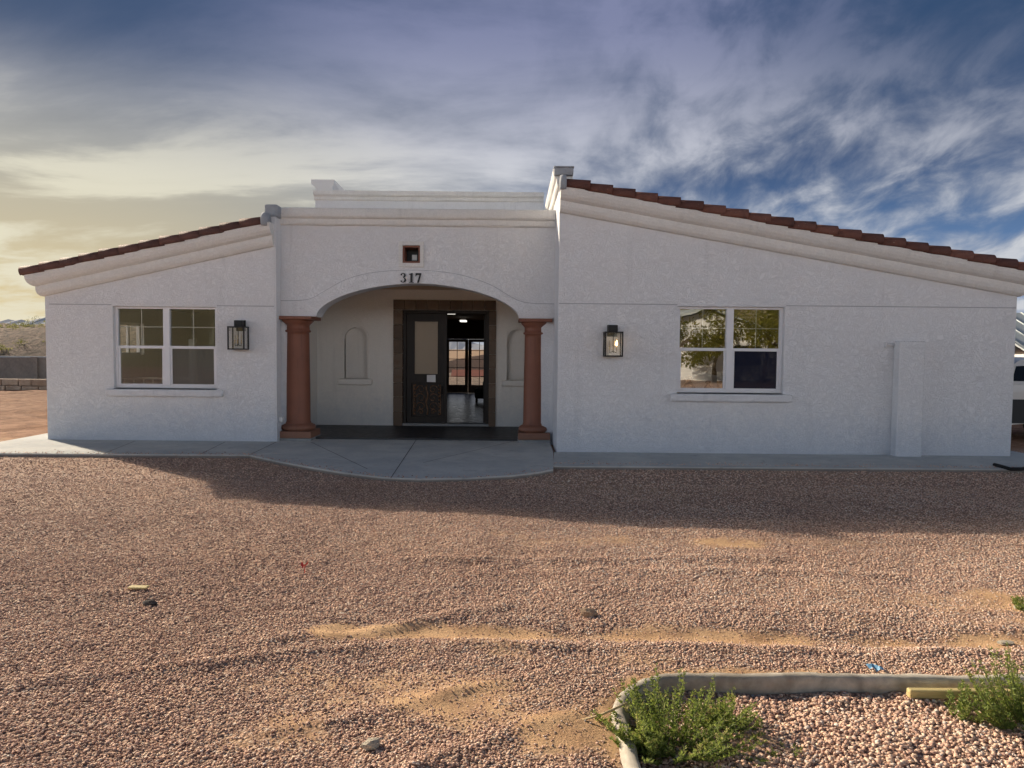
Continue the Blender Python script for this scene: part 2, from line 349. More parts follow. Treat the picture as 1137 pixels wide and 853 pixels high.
def build_world():
    t = NT('World', True); scene.world = t.id
    D = t.nt.nodes.new('ShaderNodeTexCoord').outputs['Generated']
    s = t.nt.nodes.new('ShaderNodeSeparateXYZ'); t.set(s.inputs[0], D); x, y, z = s.outputs
    sky = t.nt.nodes.new('ShaderNodeTexSky'); sky.sky_type = 'NISHITA'; sky.sun_disc = False
    sky.sun_elevation = sun_el; sky.sun_rotation = sun_az; sky.air_density = 1.2; sky.dust_density = 1.5; sky.ozone_density = 2
    bg1 = t.nt.nodes.new('ShaderNodeBackground'); t.set(bg1.inputs[0], sky.outputs[0]); bg1.inputs[1].default_value = .05
    zc = t.m('ADD', t.m('MAXIMUM', z, 0), .13)
    cv = t.nt.nodes.new('ShaderNodeCombineXYZ'); t.set(cv.inputs[0], t.m('DIVIDE', x, zc)); t.set(cv.inputs[1], t.m('DIVIDE', y, zc)); P = cv.outputs[0]
    wide = t.noise(t.mapping(P, (3.1, 1.2, 0), (0, 0, R(-30)), (.42, .50, 1)), 1.0, 5, .52, .5)
    streak = t.noise(t.mapping(P, (0.3, 5.2, 0), (0, 0, R(-22)), (.55, .95, 1)), 1.5, 7, .60, .35)
    z2 = t.m('ADD', t.m('MAXIMUM', z, 0), .42); cv2 = t.nt.nodes.new('ShaderNodeCombineXYZ'); t.set(cv2.inputs[0], t.m('DIVIDE', x, z2)); t.set(cv2.inputs[1], t.m('DIVIDE', y, z2))
    mott = t.noise(t.mapping(cv2.outputs[0], (1.3, .2, 0), (0, 0, R(32)), (6.5, 4.2, 1)), 1.5, 8, .57, .30)
    right = t.smooth(x, -.10, .34)
    tex = t.mix(right, streak, mott)
    cl = t.m('ADD', t.m('MULTIPLY', wide, .60), t.m('MULTIPLY', tex, .40))
    mid = t.m('MULTIPLY', t.smooth(x, -.42, -.02), t.m('SUBTRACT', 1, t.smooth(x, .10, .62)))   # brighter veil over the house
    cover = t.smooth(t.m('ADD', cl, t.m('MULTIPLY', mid, .07)), .40, .60)
    up = t.smooth(z, .12, .42)                         # 0 at the horizon, 1 overhead
    clear = t.mix(t.smooth(z, .06, .26), (.14, .255, .47), (.045, .088, .20))
    lit = t.mix(up, (.80, .81, .83), (.215, .24, .39))
    shade = t.mix(up, (.36, .39, .46), (.070, .105, .205))
    dens = t.smooth(t.m('ADD', t.m('MULTIPLY', tex, .60), t.m('MULTIPLY', wide, .40)), .40, .61)
    cc = t.mix(t.m('ADD', t.m('MULTIPLY', dens, t.m('ADD', .55, t.m('MULTIPLY', mid, .30))), t.m('MULTIPLY', mid, .28), clamp=True), shade, lit)
    c = t.mix(cover, clear, cc)
    edge = t.m('MULTIPLY', t.smooth(t.m('ABSOLUTE', x), .14, .56), t.smooth(z, .20, .40))
    c = t.mix(t.m('MULTIPLY', edge, .86), c, (.030, .070, .152))
    # glow around the hidden low sun, back left
    gx = t.nt.nodes.new('ShaderNodeVectorMath'); gx.operation = 'DOT_PRODUCT'; t.set(gx.inputs[0], D); gx.inputs[1].default_value = Vector((-.70, .70, .10)).normalized()
    glow = t.smooth(gx.outputs['Value'], .64, 1.0)
    glow = t.m('MULTIPLY', glow, t.m('SUBTRACT', 1, t.smooth(z, .16, .36)))
    gcol = t.mix(t.smooth(z, .0, .25), (.78, .62, .31), (.49, .47, .39))
    gcol = t.mix(t.m('MULTIPLY', t.smooth(streak, .45, .60), .85), gcol, (.84, .79, .60))
    c = t.mix(t.m('MULTIPLY', glow, .92), c, gcol)
    # bright low band of sky behind the camera, added to fill the shaded facade
    back = t.smooth(t.m('SUBTRACT', t.m('MULTIPLY', z, .35), y), -.30, .20)
    bc = t.mix(t.smooth(z, .06, .33), t.mix(cover, (2.50, 2.80, 3.22), (2.86, 3.0, 3.28)), (.04, .065, .115))
    c = t.mix(back, c, bc)
    # added bright disc round the sun, out of view, boosting sunlight on the ground
    sx_ = t.nt.nodes.new('ShaderNodeVectorMath'); sx_.operation = 'DOT_PRODUCT'; t.set(sx_.inputs[0], D); sx_.inputs[1].default_value = Vector((-SA, SB, 1)).normalized()
    sun_boost = t.m('POWER', t.smooth(sx_.outputs['Value'], math.cos(R(4.3)), 1.0), 1.1)
    c = t.mix(sun_boost, c, (300, 250, 186))
    bg2 = t.nt.nodes.new('ShaderNodeBackground'); t.set(bg2.inputs[0], c); bg2.inputs[1].default_value = 1.0
    mx = t.nt.nodes.new('ShaderNodeMixShader'); mx.inputs[0].default_value = .965; t.set(mx.inputs[1], bg1.outputs[0]); t.set(mx.inputs[2], bg2.outputs[0])
    o = t.nt.nodes.new('ShaderNodeOutputWorld'); t.nt.links.new(mx.outputs[0], o.inputs[0])
build_world()

# ------------------------------------------------------------------ ground
KX, KY, KR = .50, 3.93, .52          # kerb line of the planting island: left edge, far edge, corner radius
def isl(x, y):
    qx = KX+KR-x; qy = y-(KY-KR)
    return np.hypot(np.maximum(qx, 0), np.maximum(qy, 0)) + np.minimum(np.maximum(qx, qy), 0) - KR
def vnoise(x, y, s, seed):
    """cheap value noise"""
    x = np.asarray(x)*s+seed*17.3; y = np.asarray(y)*s+seed*9.1
    xi = np.floor(x); yi = np.floor(y); fx = x-xi; fy = y-yi
    def h(a, b): 
        v = np.sin(a*127.1+b*311.7+seed*74.7)*43758.5453
        return v-np.floor(v)
    u = fx*fx*(3-2*fx); w = fy*fy*(3-2*fy)
    return (h(xi, yi)*(1-u)+h(xi+1, yi)*u)*(1-w)+(h(xi, yi+1)*(1-u)+h(xi+1, yi+1)*u)*w - .5
def seg_dist(x, y, a, b):
    ax, ay = a; bx, by = b; L = (bx-ax)**2+(by-ay)**2
    t = np.clip(((x-ax)*(bx-ax)+(y-ay)*(by-ay))/L, 0, 1)
    s = np.sign((bx-ax)*(y-ay)-(by-ay)*(x-ax))
    return np.hypot(x-ax-t*(bx-ax), y-ay-t*(by-ay)), s
RIDGES = [((-1.75, 4.15), (-.05, 4.95), .12, .050), ((-2.6, 3.75), (-.9, 4.25), .10, .038), ((-.9, 6.05), (2.3, 6.2), .16, .055), ((.2, 5.75), (3.2, 5.85), .12, .035), ((-3.8, 4.9), (-1.6, 5.5), .14, .034),
          ((-.9, 4.32), (4.2, 4.28), .10, .036), ((.2, 4.9), (5, 5.0), .12, .014), ((-1.2, 3.25), (.2, 3.9), .10, .035), ((-.4, 3.0), (.35, 3.45), .10, .036), ((1.2, 7.2), (4.5, 6.9), .2, .015)]
def height(x, y):
    x = np.asarray(x, float); y = np.asarray(y, float)
    near = np.exp(-((np.maximum(np.abs(x)-9, 0)/6)**2))*(y < 14)
    h = -.055 + near*(.04*vnoise(x, y, .7, 1)+.022*vnoise(x, y, 2.1, 2)+.011*vnoise(x, y, 5.5, 3)+.010*vnoise(x, y, 12, 4))
    for a, b, w, k in RIDGES:
        wob = .10*vnoise(x, y, 1.7, 5)+.05*vnoise(x, y, 4.5, 6)
        d, s = seg_dist(x, y+wob, a, b); h = h + k*.42*np.exp(-(d/(w*.62))**2)*(1+1.1*vnoise(x, y, 3.1, 7)+.6*vnoise(x, y, 9, 17))
    d, s = seg_dist(x, y+.06*vnoise(x, y, 1.3, 8), (-1.0, 4.5), (6, 4.52)); h = h - .03*np.exp(-(d/.12)**2)
    # left back yard: lumpy graded dirt
    yard = (x < -9.0)*np.clip((y-13)/3, 0, 1)*np.exp(-np.maximum(y-40, 0)/30)
    h = h + yard*(.16*vnoise(x, y, .8, 9)+.09*vnoise(x, y, 2.2, 10))
    di = isl(x, y); ins = np.clip(-di/.05, 0, 1)
    mound = -.108+.032*np.clip(-di/.7, 0, 1)+.03*vnoise(x, y, 3, 12)+.02*vnoise(x, y, 9, 13)
    h = h*(1-ins)+mound*ins
    edge = np.exp(-(np.maximum(di, 0)/.10)**2)*(di >= 0); h = h*(1-edge*.75)+(-.06)*edge*.75
    # beside the walk and under the house
    wk = np.clip((y-9.4)/.6, 0, 1)*(np.abs(x) < 9.3)*(y < 30); h = h*(1-wk)+(-.055)*wk
    # valley falling away behind the property, desert plain
    h = h - 6.0*np.clip((y-30)/45, 0, 1)*np.clip((x+9.5)/5, 0, 1)*np.clip((15-x)/5, 0, 1)
    return h
def dirtmask(x, y):
    x = np.asarray(x, float); y = np.asarray(y, float)
    n = vnoise(x, y, 1.8, 21)+.6*vnoise(x, y, 5, 22)
    d, s = seg_dist(x, y+.06*vnoise(x, y, 1.3, 8), (-1.1, 4.5), (6, 4.52)); m = 1.1*np.exp(-(d/.15)**2)
    m = np.maximum(m, .95*np.exp(-(((x+.22)/.78)**2+((y-3.74)/.38)**2))); m = np.maximum(m, .6*np.exp(-(((x-.2)/1.1)**2+((y-4.25)/.30)**2))); m = np.maximum(m, .55*np.exp(-(((x-2.6)/1.6)**2+((y-4.75)/.22)**2)))
    m = np.maximum(m, .85*np.exp(-(((x-.25)/.22)**2+((y-3.3)/.30)**2)))
    m = np.maximum(m, .7*np.exp(-(((x+.9)/.5)**2+((y-3.3)/.2)**2)))
    m = np.maximum(m, .62*np.exp(-(((x-3.2)/1.3)**2+((y-5.2)/.35)**2)))
    m = np.maximum(m, .75*np.exp(-(((x-1.05)/.22)**2+((y-3.3)/.12)**2)))
    m = np.maximum(m, .55*np.exp(-(((x-1.6)/1.8)**2+((y-6.75)/.22)**2)))
    di = isl(x, y); m = np.maximum(m, .8*np.exp(-(np.maximum(di-.02, 0)/.09)**2)*(di > 0))
    m = m*.88 + .95*n*np.clip(m*2, 0, 1) + .4*np.clip(n-.22, 0, 1)
    m = np.maximum(m, np.clip((y-12.6)/1.4, 0, 1)*(x < -9)*1.0)
    m = np.maximum(m, np.clip((y-13)/2, 0, 1)*(x > 9)*.9)
    return np.clip(m, 0, 1)
def axis(parts): return np.unique(np.concatenate([np.linspace(a, b, n) for a, b, n in parts]))
gx = axis([(-2500, -300, 8), (-300, -40, 14), (-40, -12, 40), (-12, -6, 60), (-6, 6.4, 300), (6.4, 12, 50), (12, 40, 20), (40, 300, 14), (300, 2500, 8)])
gy = axis([(-400, -60, 8), (-60, -6, 20), (-6, 1.4, 20), (1.4, 9, 200), (9, 13, 60), (13, 40, 90), (40, 200, 50), (200, 3000, 16)])
XX, YY = np.meshgrid(gx, gy); HH = height(XX, YY)
gme = bpy.data.meshes.new('ground'); nx, ny = len(gx), len(gy)
idx = np.arange(nx*ny).reshape(ny, nx)
quads = np.stack([idx[:-1, :-1], idx[:-1, 1:], idx[1:, 1:], idx[1:, :-1]], -1).reshape(-1, 4)
gme.from_pydata(np.stack([XX, YY, HH], -1).reshape(-1, 3).tolist(), [], quads.tolist())
a = gme.attributes.new('dirt', 'FLOAT', 'POINT'); a.data.foreach_set('value', dirtmask(XX, YY).ravel().astype(np.float32))
yd = np.clip((YY-12.5)/2, 0, 1).ravel().astype(np.float32); a = gme.attributes.new('yard', 'FLOAT', 'POINT'); a.data.foreach_set('value', yd)
farm = np.clip((np.hypot(XX, YY)-34)/30, 0, 1); a = gme.attributes.new('far', 'FLOAT', 'POINT'); a.data.foreach_set('value', farm.ravel().astype(np.float32))
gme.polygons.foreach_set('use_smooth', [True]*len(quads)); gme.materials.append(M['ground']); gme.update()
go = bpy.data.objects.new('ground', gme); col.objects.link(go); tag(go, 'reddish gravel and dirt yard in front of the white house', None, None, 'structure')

# loose gravel (uncountable): one mesh of many small faceted stones
def stones(n_dens, x0f, x1f, y0, y1, rmin, rmax, inside, seed):
    g = np.random.default_rng(seed); P = []
    ys = np.arange(y0, y1, .25)
    for ya in ys:
        xa, xb = x0f(ya+.25), x1f(ya+.25); n = int(n_dens(ya)*(xb-xa)*.25)
        P.append(np.stack([g.uniform(xa, xb, n), g.uniform(ya, ya+.25, n)], -1))
    P = np.concatenate(P); x, y = P[:, 0], P[:, 1]
    di = isl(x, y)
    keep = (di < -.10) if inside else (di > .03)
    dm = dirtmask(x, y); keep &= g.random(len(x)) > np.clip(dm*.95, 0, .80)
    # not on the concrete walk
    keep &= ~walk_mask(x, y)
    x, y, dm = x[keep], y[keep], dm[keep]
    r = rmin*(rmax/rmin)**g.random(len(x)); r *= (1-.35*dm)
    return x, y, r
def walk_edge(x):
    pts = [(-9.3, 11.5), (-4.25, 11.62), (-3.75, 11.15), (-3.1, 10.6), (-2.35, 10.05), (-1.75, 9.72), (-1.25, 9.62), (-.6, 9.72), (0, 9.95), (.35, 10.2), (.62, 10.5), (.66, 11.0), (9.2, 11.05)]
    return np.interp(x, [p[0] for p in pts], [p[1] for p in pts])
def walk_mask(x, y): return (y > walk_edge(x)-.02) & (np.abs(x) < 9.25)
A = stones(lambda y: 6000 if y < 4.4 else (4600 if y < 6 else (2800 if y < 7.5 else 1700)), lambda y: -.74*y-.5, lambda y: .74*y+.5, 2.4, 9.6, .0034, .0100, False, 3)
Bk = stones(lambda y: 420, lambda y: -.78*y-.5, lambda y: .78*y+.5, 9.6, 11.5, .007, .014, False, 4)
Cin = stones(lambda y: 3600, lambda y: .5, lambda y: .76*y+.6, 2.2, 3.9, .0058, .0145, True, 5)
wx = rng.uniform(-9, 9, 1300); wy = walk_edge(wx)+.02+rng.exponential(.09, 1300)-.01; wr = rng.uniform(.004, .012, 1300)
sx = np.concatenate([A[0], Bk[0], Cin[0], wx]); sy = np.concatenate([A[1], Bk[1], Cin[1], wy]); sr = np.concatenate([A[2], Bk[2], Cin[2], wr])
N = len(sx); sz = height(sx, sy)+sr*.35; sz[-1300:] = wr*.4-.004*(wx > .64)
bm = bmesh.new(); bmesh.ops.create_icosphere(bm, subdivisions=1, radius=1); bm.verts.ensure_lookup_table()
iv = np.array([v.co[:] for v in bm.verts]); jf = np.array([[v.index for v in f.verts] for f in bm.faces]); bm.free()
K = 24; protos = []
for k in range(K):
    v = iv*(1+rng.uniform(-.28, .22, (12, 1))); v = v*rng.uniform((.85, .75, .42), (1.25, 1.1, .68)); protos.append(v)
protos = np.array(protos)
kk = rng.integers(0, K, N); ang = rng.uniform(0, 6.283, N); tl = rng.uniform(-.5, .5, N)
V = protos[kk]*sr[:, None, None]
ca, sa, ct, st = np.cos(ang)[:, None], np.sin(ang)[:, None], np.cos(tl)[:, None], np.sin(tl)[:, None]
vx, vy, vz = V[..., 0], V[..., 1], V[..., 2]
vy, vz = vy*ct-vz*st, vy*st+vz*ct
vx, vy = vx*ca-vy*sa, vx*sa+vy*ca
VV = np.stack([vx+sx[:, None], vy+sy[:, None], vz+sz[:, None]], -1).reshape(-1, 3).astype(np.float32)
FF = (jf[None]+12*np.arange(N)[:, None, None]).reshape(-1).astype(np.int32)
sme = bpy.data.meshes.new('gravel'); sme.vertices.add(len(VV)); sme.vertices.foreach_set('co', VV.ravel())
sme.loops.add(len(FF)); sme.loops.foreach_set('vertex_index', FF)
nf = len(FF)//3; sme.polygons.add(nf); sme.polygons.foreach_set('loop_start', np.arange(nf, dtype=np.int32)*3)
sme.update(calc_edges=True)
tint = np.clip(rng.beta(1.9, 1.9, N)+.16*vnoise(sx, sy, 1.1, 31)+.10*np.tanh((sx+.4)/1.2)-.03, 0, 1)
a = sme.attributes.new('tint', 'FLOAT', 'POINT'); a.data.foreach_set('value', np.repeat(tint, 12).astype(np.float32))
sme.materials.append(M['gravel'])
o = bpy.data.objects.new('gravel', sme); col.objects.link(o); tag(o, 'loose pinkish brown gravel spread over the yard', 'gravel', None, 'stuff')

# ------------------------------------------------------------------ walk and kerb
mb = MB()
left_strip = [(-9.2, 20), (-9.2, 11.5), (-4.25, 11.62), (-3.75, 11.15), (-3.1, 10.6), (-2.35, 10.05), (-1.75, 9.72), (-1.25, 9.62), (-.6, 9.72), (0, 9.95), (.35, 10.2), (.62, 10.5), (.72, 12.34), (.72, 13.72), (-4.32, 13.72), (-4.32, 13.28), (-8.62, 13.28), (-8.62, 20)]
mb.slab(left_strip, -.12, 0)
mb.slab([(.632, 10.82), (9.1, 10.95), (9.1, 20), (8.64, 20), (8.64, 12.33), (.735, 12.33)], -.13, -.004)
obj('walkway', mb, M['concrete'], kind='structure', label='grey concrete walk along the front of the house with a rounded apron at the porch')
mb = MB()
def groove(a, b, z=.004, w=.007):
    a = Vector((*a, z)); b = Vector((*b, z)); d = (b-a).normalized(); n = Vector((-d.y, d.x, 0))*w
    mb.add([a-n, b-n, b+n, a+n], [(0, 1, 2, 3)])
for p, q in (((345, 491), (408, 521)), ((462, 489), (434, 531)), ((307, 491), (276, 506)), ((250, 491), (222, 505)), ((150, 490), (110, 506)), ((575, 489), (470, 514))):
    groove(onground(*p).xy, onground(*q).xy)
for xx in (2.4, 4.2, 6.0, 7.8): groove((xx, 10.98), (xx, 12.32), -.008)
obj('walkway_joint', mb, M['dark_groove'], kind='structure', label='tooled joints in the concrete walk')

def kerb():
    prof = [(-.02, -.20), (0, -.10), (.0, -.055), (-.012, -.030), (-.025, -.022), (-.055, -.022), (-.070, -.030), (-.078, -.056), (-.085, -.10), (-.10, -.20)]   # (outward distance, z)
    path = [((KX, y), (-1, 0)) for y in np.linspace(.8, KY-KR, 26)]
    for k in range(1, 20):
        a = math.pi-(math.pi/2)*k/20; path.append(((KX+KR+KR*math.cos(a), KY-KR+KR*math.sin(a)), (math.cos(a), math.sin(a))))
    path += [((x, KY), (0, 1)) for x in np.linspace(KX+KR, 5.2, 60)]
    m = MB(); secs = []
    for i, (c, n) in enumerate(path):
        q = Vector((c[0]*3, c[1]*3, 0)); wob = .016*mnoise.noise(q)+.007*mnoise.noise(q*5); dz = .014*mnoise.noise(q+Vector((9, 2, 4)))+.006*mnoise.noise(q*6)
        secs.append([(c[0]+n[0]*(d+wob+.004*mnoise.noise(Vector((i*.8, k_*.9, 1)))), c[1]+n[1]*(d+wob+.004*mnoise.noise(Vector((i*.8, k_*.9, 5)))), z+dz+(.005*mnoise.noise(Vector((i*.7, k_, 8))) if z > -.06 else 0)) for k_, (d, z) in enumerate(prof)])
    m.sweep(secs, True); obj('kerb', m, M['kerb'], kind='structure', label='weathered concrete kerb curving round the planting island')
kerb()

# ------------------------------------------------------------------ house
HX0, HX1, HXL, HXR = -8.6, 8.6, -4.38, .78
YL, YA, YR, YB, YBACK = 13.30, 13.60, 12.35, 16.0, 28.0
house = empty('white_house', (0, 16, 0), 'single storey white stucco house with arched entry, red columns and clay tile roof edges', 'house')
def zl(x): return 2.645+.225*(x-HX0)           # bottom of the left rake moulding
def zr(x): return 4.062-.1715*(x-.87)          # bottom of the right one
WT = .18
WL = (-7.36, -5.46, .965, 2.475)               # window openings x0,x1,z0,z1
WR = (2.83, 4.65, 1.035, 2.515)
def rect(x0, x1, z0, z1): return [(x0, z0), (x1, z0), (x1, z1), (x0, z1)]

mb = MB()   # left wing front + outer side + back
mb.wall([[(HX0, -.15), (HXL, -.15), (HXL, zl(HXL)+.38), (HX0, zl(HX0)+.38)], rect(*WL)], YL, YL+WT)
mb.side([[(YL+WT, -.15), (YBACK, -.15), (YBACK, 3.0), (YL+WT, 3.0)], [(15.5, 1.55), (16.5, 1.55), (16.5, 2.25), (15.5, 2.25)]], HX0, HX0+WT)
mb.box(HX0+WT, HXL-.003, YBACK-WT, YBACK, -.15, 3.0)
mb.box(HXL-.15, HXL, YL+WT, YBACK, -.15, 4.20)        # inner wall of left wing up to its parapet
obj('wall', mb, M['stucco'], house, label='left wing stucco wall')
mb = MB()   # right wing
mb.wall([[(HXR, -.15), (HX1, -.15), (HX1, zr(HX1)+.38), (HXR, zr(HXR)+.38)], rect(*WR)], YR, YR+WT)
mb.box(HX1-WT, HX1, YR+WT, YBACK, -.15, 3.0)
mb.box(HXR+.003, HX1-WT, YBACK-WT, YBACK, -.15, 3.0)
mb.box(HXR, HXR+.22, YR+WT, YBACK, -.15, 4.68)
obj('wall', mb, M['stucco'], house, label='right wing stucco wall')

# arch wall over the porch
ACX, AHW, AZ, ARISE = at(464, 352, YA).x, 1.905, 2.335, .635
def arch_pts(n=40, hw=AHW, rise=ARISE, e=1.8):
    out = []
    for k in range(n+1):
        u = -1+2*k/n; u = math.sin(u*math.pi/2)
        out.append((ACX+hw*u, AZ+rise*max(0, 1-abs(u)**e)**(1/e)))
    return out
vc = at(456.8, 282.5, YA); vh = .165
hole = rect(vc.x-vh, vc.x+vh, vc.z-vh, vc.z+vh)
XA0, XA1 = HXL-.12, HXR+.01
ap = arch_pts()
loop = [(XA0, AZ)] + [(p[0], p[1]) for p in ap] + [(XA1, AZ), (XA1, 4.30), (XA0, 4.30)]
mb = MB(); mb.wall([loop, hole], YA, YA+.45)
mb.box(XA0, ACX-AHW-.42, YA+.06, YA+.449, -.15, AZ-.001)          # jambs behind the columns
mb.box(ACX+AHW+.42, XA1, YA+.06, YA+.449, -.15, AZ-.001)
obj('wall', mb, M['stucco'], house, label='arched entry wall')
# proud band round the arch
outer = [(304, 334.5), (335, 334), (348, 331), (362, 323), (380, 313), (400, 306), (425, 302), (460, 300.5), (495, 303), (520, 308), (545, 317), (562, 327), (575, 334), (590, 337.3), (616, 338)]
oc = [at(px, py, YA) for px, py in outer]
dens = []
for i in range(len(oc)-1):
    p0, p1, p2, p3 = [oc[max(0, min(len(oc)-1, i+d))] for d in (-1, 0, 1, 2)]
    for k in range(4):
        t = k/4; t2, t3 = t*t, t**3
        dens.append(tuple(.5*((2*p1[c])+(-p0[c]+p2[c])*t+(2*p0[c]-5*p1[c]+4*p2[c]-p3[c])*t2+(-p0[c]+3*p1[c]-3*p2[c]+p3[c])*t3) for c in (0, 2)))
dens.append((oc[-1].x, oc[-1].z))
dens[0] = (HXL+.002, dens[0][1]); dens[-1] = (HXR-.002, dens[-1][1])
loop = [(HXL+.002, AZ-.001)] + [(p[0], p[1]-.0015) for p in ap] + [(HXR-.002, AZ-.001)] + dens[::-1]
mb = MB(); mb.wall([loop], YA-.035, YA-.001); ab = obj('arch_band', mb, M['stucco'], house)
mb = MB(); up_ = [(p[0], p[1]+.013) for p in dens]; lo_ = [(p[0], p[1]+.001) for p in dens]; mb.wall([lo_+up_[::-1]], YA-.012, YA-.0005); obj('control_joint', mb, M['joint'], ab)

# porch: back wall with door and two niches, side walls, ceiling, floor
DX0, DX1, DZ0, DZ1 = -2.43, -.515, .06, 2.60
def niche_loop(cx, w, z0, z1, n=14):
    r = w/2; pts = [(cx-r, z0), (cx+r, z0)]
    return pts + [(cx+r*math.cos(math.pi*k/n), z1-r+r*math.sin(math.pi*k/n)) for k in range(n+1)]
NIC = [(-3.47, .50, 1.07, 2.20), (.13, .50, 1.07, 2.20)]
mb = MB()
mb.wall([[(HXL, 0), (HXR, 0), (HXR, 3.6), (HXL, 3.6)], rect(DX0, DX1, -.001+.002, DZ1)] + [niche_loop(*n) for n in NIC], YB, YB+.10)
mb.wall([[(HXL, 0), (DX0, 0), (DX0, DZ1), (DX1, DZ1), (DX1, 0), (HXR, 0), (HXR, 3.6), (HXL, 3.6)]], YB+.101, YB+.24)
mb.box(HXL+.001, HXL+.05, YA+.45, YB-.001, -.1, 3.04); mb.box(HXR-.05, HXR-.001, YR+1.7, YB-.001, -.1, 3.04)
obj('wall', mb, M['porch'], house, label='porch back wall in warm white stucco')
mb = MB(); mb.box(HXL+.051, HXR-.051, YA+.451, YB-.002, 3.05, 3.15); obj('porch_ceiling', mb, plain('warm_porch_ceiling', (.66, .50, .33), .9), house)
mb = MB(); mb.box(HXL+.003, HXR-.052, 13.74, YB+.5, -.1, .03); obj('porch_floor', mb, M['porch_floor'], house)
for cx, w, z0, z1 in NIC:
    mb = MB(); lo = niche_loop(cx, w, z0, z1, 24); up = [(cx+(p[0]-cx)*(1+.07/(w/2)), p[1]+(.035 if p[1] > z1-w/2 else 0)) for p in lo]
    big = niche_loop(cx, w+.09, z0, z1+.045, 24)
    mb.wall([big, [(p[0], p[1]+.0006) if i < 2 else p for i, p in enumerate(lo)]] if False else [big], YB-.022, YB-.0215)
    mb = MB()
    n = len(lo)
    for (l1, ya), (l2, yb) in (((big, YB-.001), (big, YB-.022)), ((big, YB-.022), (lo, YB-.022)), ((lo, YB-.022), (lo, YB+.09))):
        vs = [(p[0], ya, p[1]) for p in l1]+[(p[0], yb, p[1]) for p in l2]
        mb.add(vs, [(i, (i+1) % n, n+(i+1) % n, n+i) for i in range(n)])
    nt_ = obj('niche', mb, M['porch'], house)
    mb = MB(); mb.box(cx-.37, cx+.37, YB-.10, YB-.0005, z0-.135, z0-.004, .018); obj('sill', mb, M['porch'], nt_)

# square tiled peep opening above the arch
mb = MB(); e = vh+.07
mb.wall([rect(vc.x-e, vc.x+e, vc.z-e, vc.z+e), rect(vc.x-vh, vc.x+vh, vc.z-vh, vc.z+vh)], YA-.03, YA-.0005)
pf = obj('peep_opening', mb, M['trim'], house, label='square tile lined opening above the house number')
mb = MB(); q = vh-.002; tk = .032
for a in (rect(vc.x-q, vc.x+q, vc.z-q, vc.z-q+tk), rect(vc.x-q, vc.x+q, vc.z+q-tk, vc.z+q), rect(vc.x-q, vc.x-q+tk, vc.z-q+tk, vc.z+q-tk), rect(vc.x+q-tk, vc.x+q, vc.z-q+tk, vc.z+q-tk)):
    mb.tint = random.random(); mb.wall([a], YA+.005, YA+.44)
obj('tile_lining', mb, M['terracotta'], pf)
mb = MB(); q2 = vh-.034; mb.wall([rect(vc.x-q2, vc.x+q2, vc.z-q2, vc.z+q2), rect(vc.x-.035, vc.x+.065, vc.z-.075, vc.z+.035)], YA+.30, YA+.34); obj('shade_plate', mb, M['black_metal'], pf)  # added black plate, standing in for shadow inside the opening

# mouldings
RAKE_K = .80
RAKE = [(0, 0), (.05, 0), (.085, .018), (.125, .055), (.147, .105), (.152, .16), (.152, .185), (.19, .198), (.24, .225), (.285, .27), (.312, .32), (.322, .37), (.33, .40), (0, .40)]
def rake(x_in, x_out, zf, Y, sgn):
    m = MB(); secs = []
    for x in np.linspace(x_in, x_out, 70)[:-1]:
        w1 = .006*mnoise.noise(Vector((x*1.3, Y, 3)))+.003*mnoise.noise(Vector((x*5, Y, 3))); w2 = .007*mnoise.noise(Vector((x*1.1, Y, 9)))
        secs.append([(x, Y-.001-p*RAKE_K-(w1 if p > .04 else 0), zf(x)+h+(w2 if .03 < h < .38 else 0)) for p, h in RAKE])
    secs.append([(x_out+sgn*p*.62, Y-.001-p*RAKE_K, zf(x_out+sgn*p*.62)+h) for p, h in RAKE])
    secs.append([(x_out+sgn*(p*.62+.001), YBACK, zf(x_out+sgn*p*.62)+h) for p, h in RAKE])
    return m.sweep(secs)
obj('cornice', rake(HXL, HX0, zl, YL, -1), M['trim'], house, label='raked moulding of the left wing')
obj('cornice', rake(HXR, HX1, zr, YR, 1), M['trim'], house, label='raked moulding of the right wing')
CORN = [(0, 0), (.03, 0), (.055, .025), (.065, .07), (.065, .115), (.10, .125), (.125, .15), (.135, .19), (.135, .285), (.12, .305), (-.46, .305), (-.46, 0)]
mb = MB(); secs = []
for x in np.linspace(HXL+.03, HXR-.002, 60):
    w1 = .006*mnoise.noise(Vector((x*1.3, 7, 3)))+.003*mnoise.noise(Vector((x*5, 7, 3))); w2 = .007*mnoise.noise(Vector((x*1.2, 5, 9)))
    secs.append([(x, YA-.001-p-(w1 if p > .02 else 0), 4.03+h+(w2 if h > .01 else 0)) for p, h in CORN])
mb.sweep(secs); obj('cornice', mb, M['trim'], house, label='level moulding along the entry parapet')
# inner parapet of right wing, running back, its mouldings on the sunny side
mb = MB()
PRO = [(0, 0), (.03, .0), (.05, .03), (.055, .12), (.085, .14), (.11, .19), (.115, .29), (-.215, .29), (-.215, 0)]
mb.sweep([[(HXR-.001-p, y, 4.52+h) for p, h in PRO] for y in (YR-.002, 19.0)])
obj('cornice', mb, M['trim'], house, label='sunlit parapet moulding of the right wing')
mb = MB(); mb.box(HXR-.11, HXR+.23, YR-.09, 19.0, 4.812, 4.838, .008); mb.box(HXR-.10, HXR+.22, YR-.08, YR+.12, 4.69, 4.813, .02)
obj('parapet_cap', mb, M['mortar'], house)
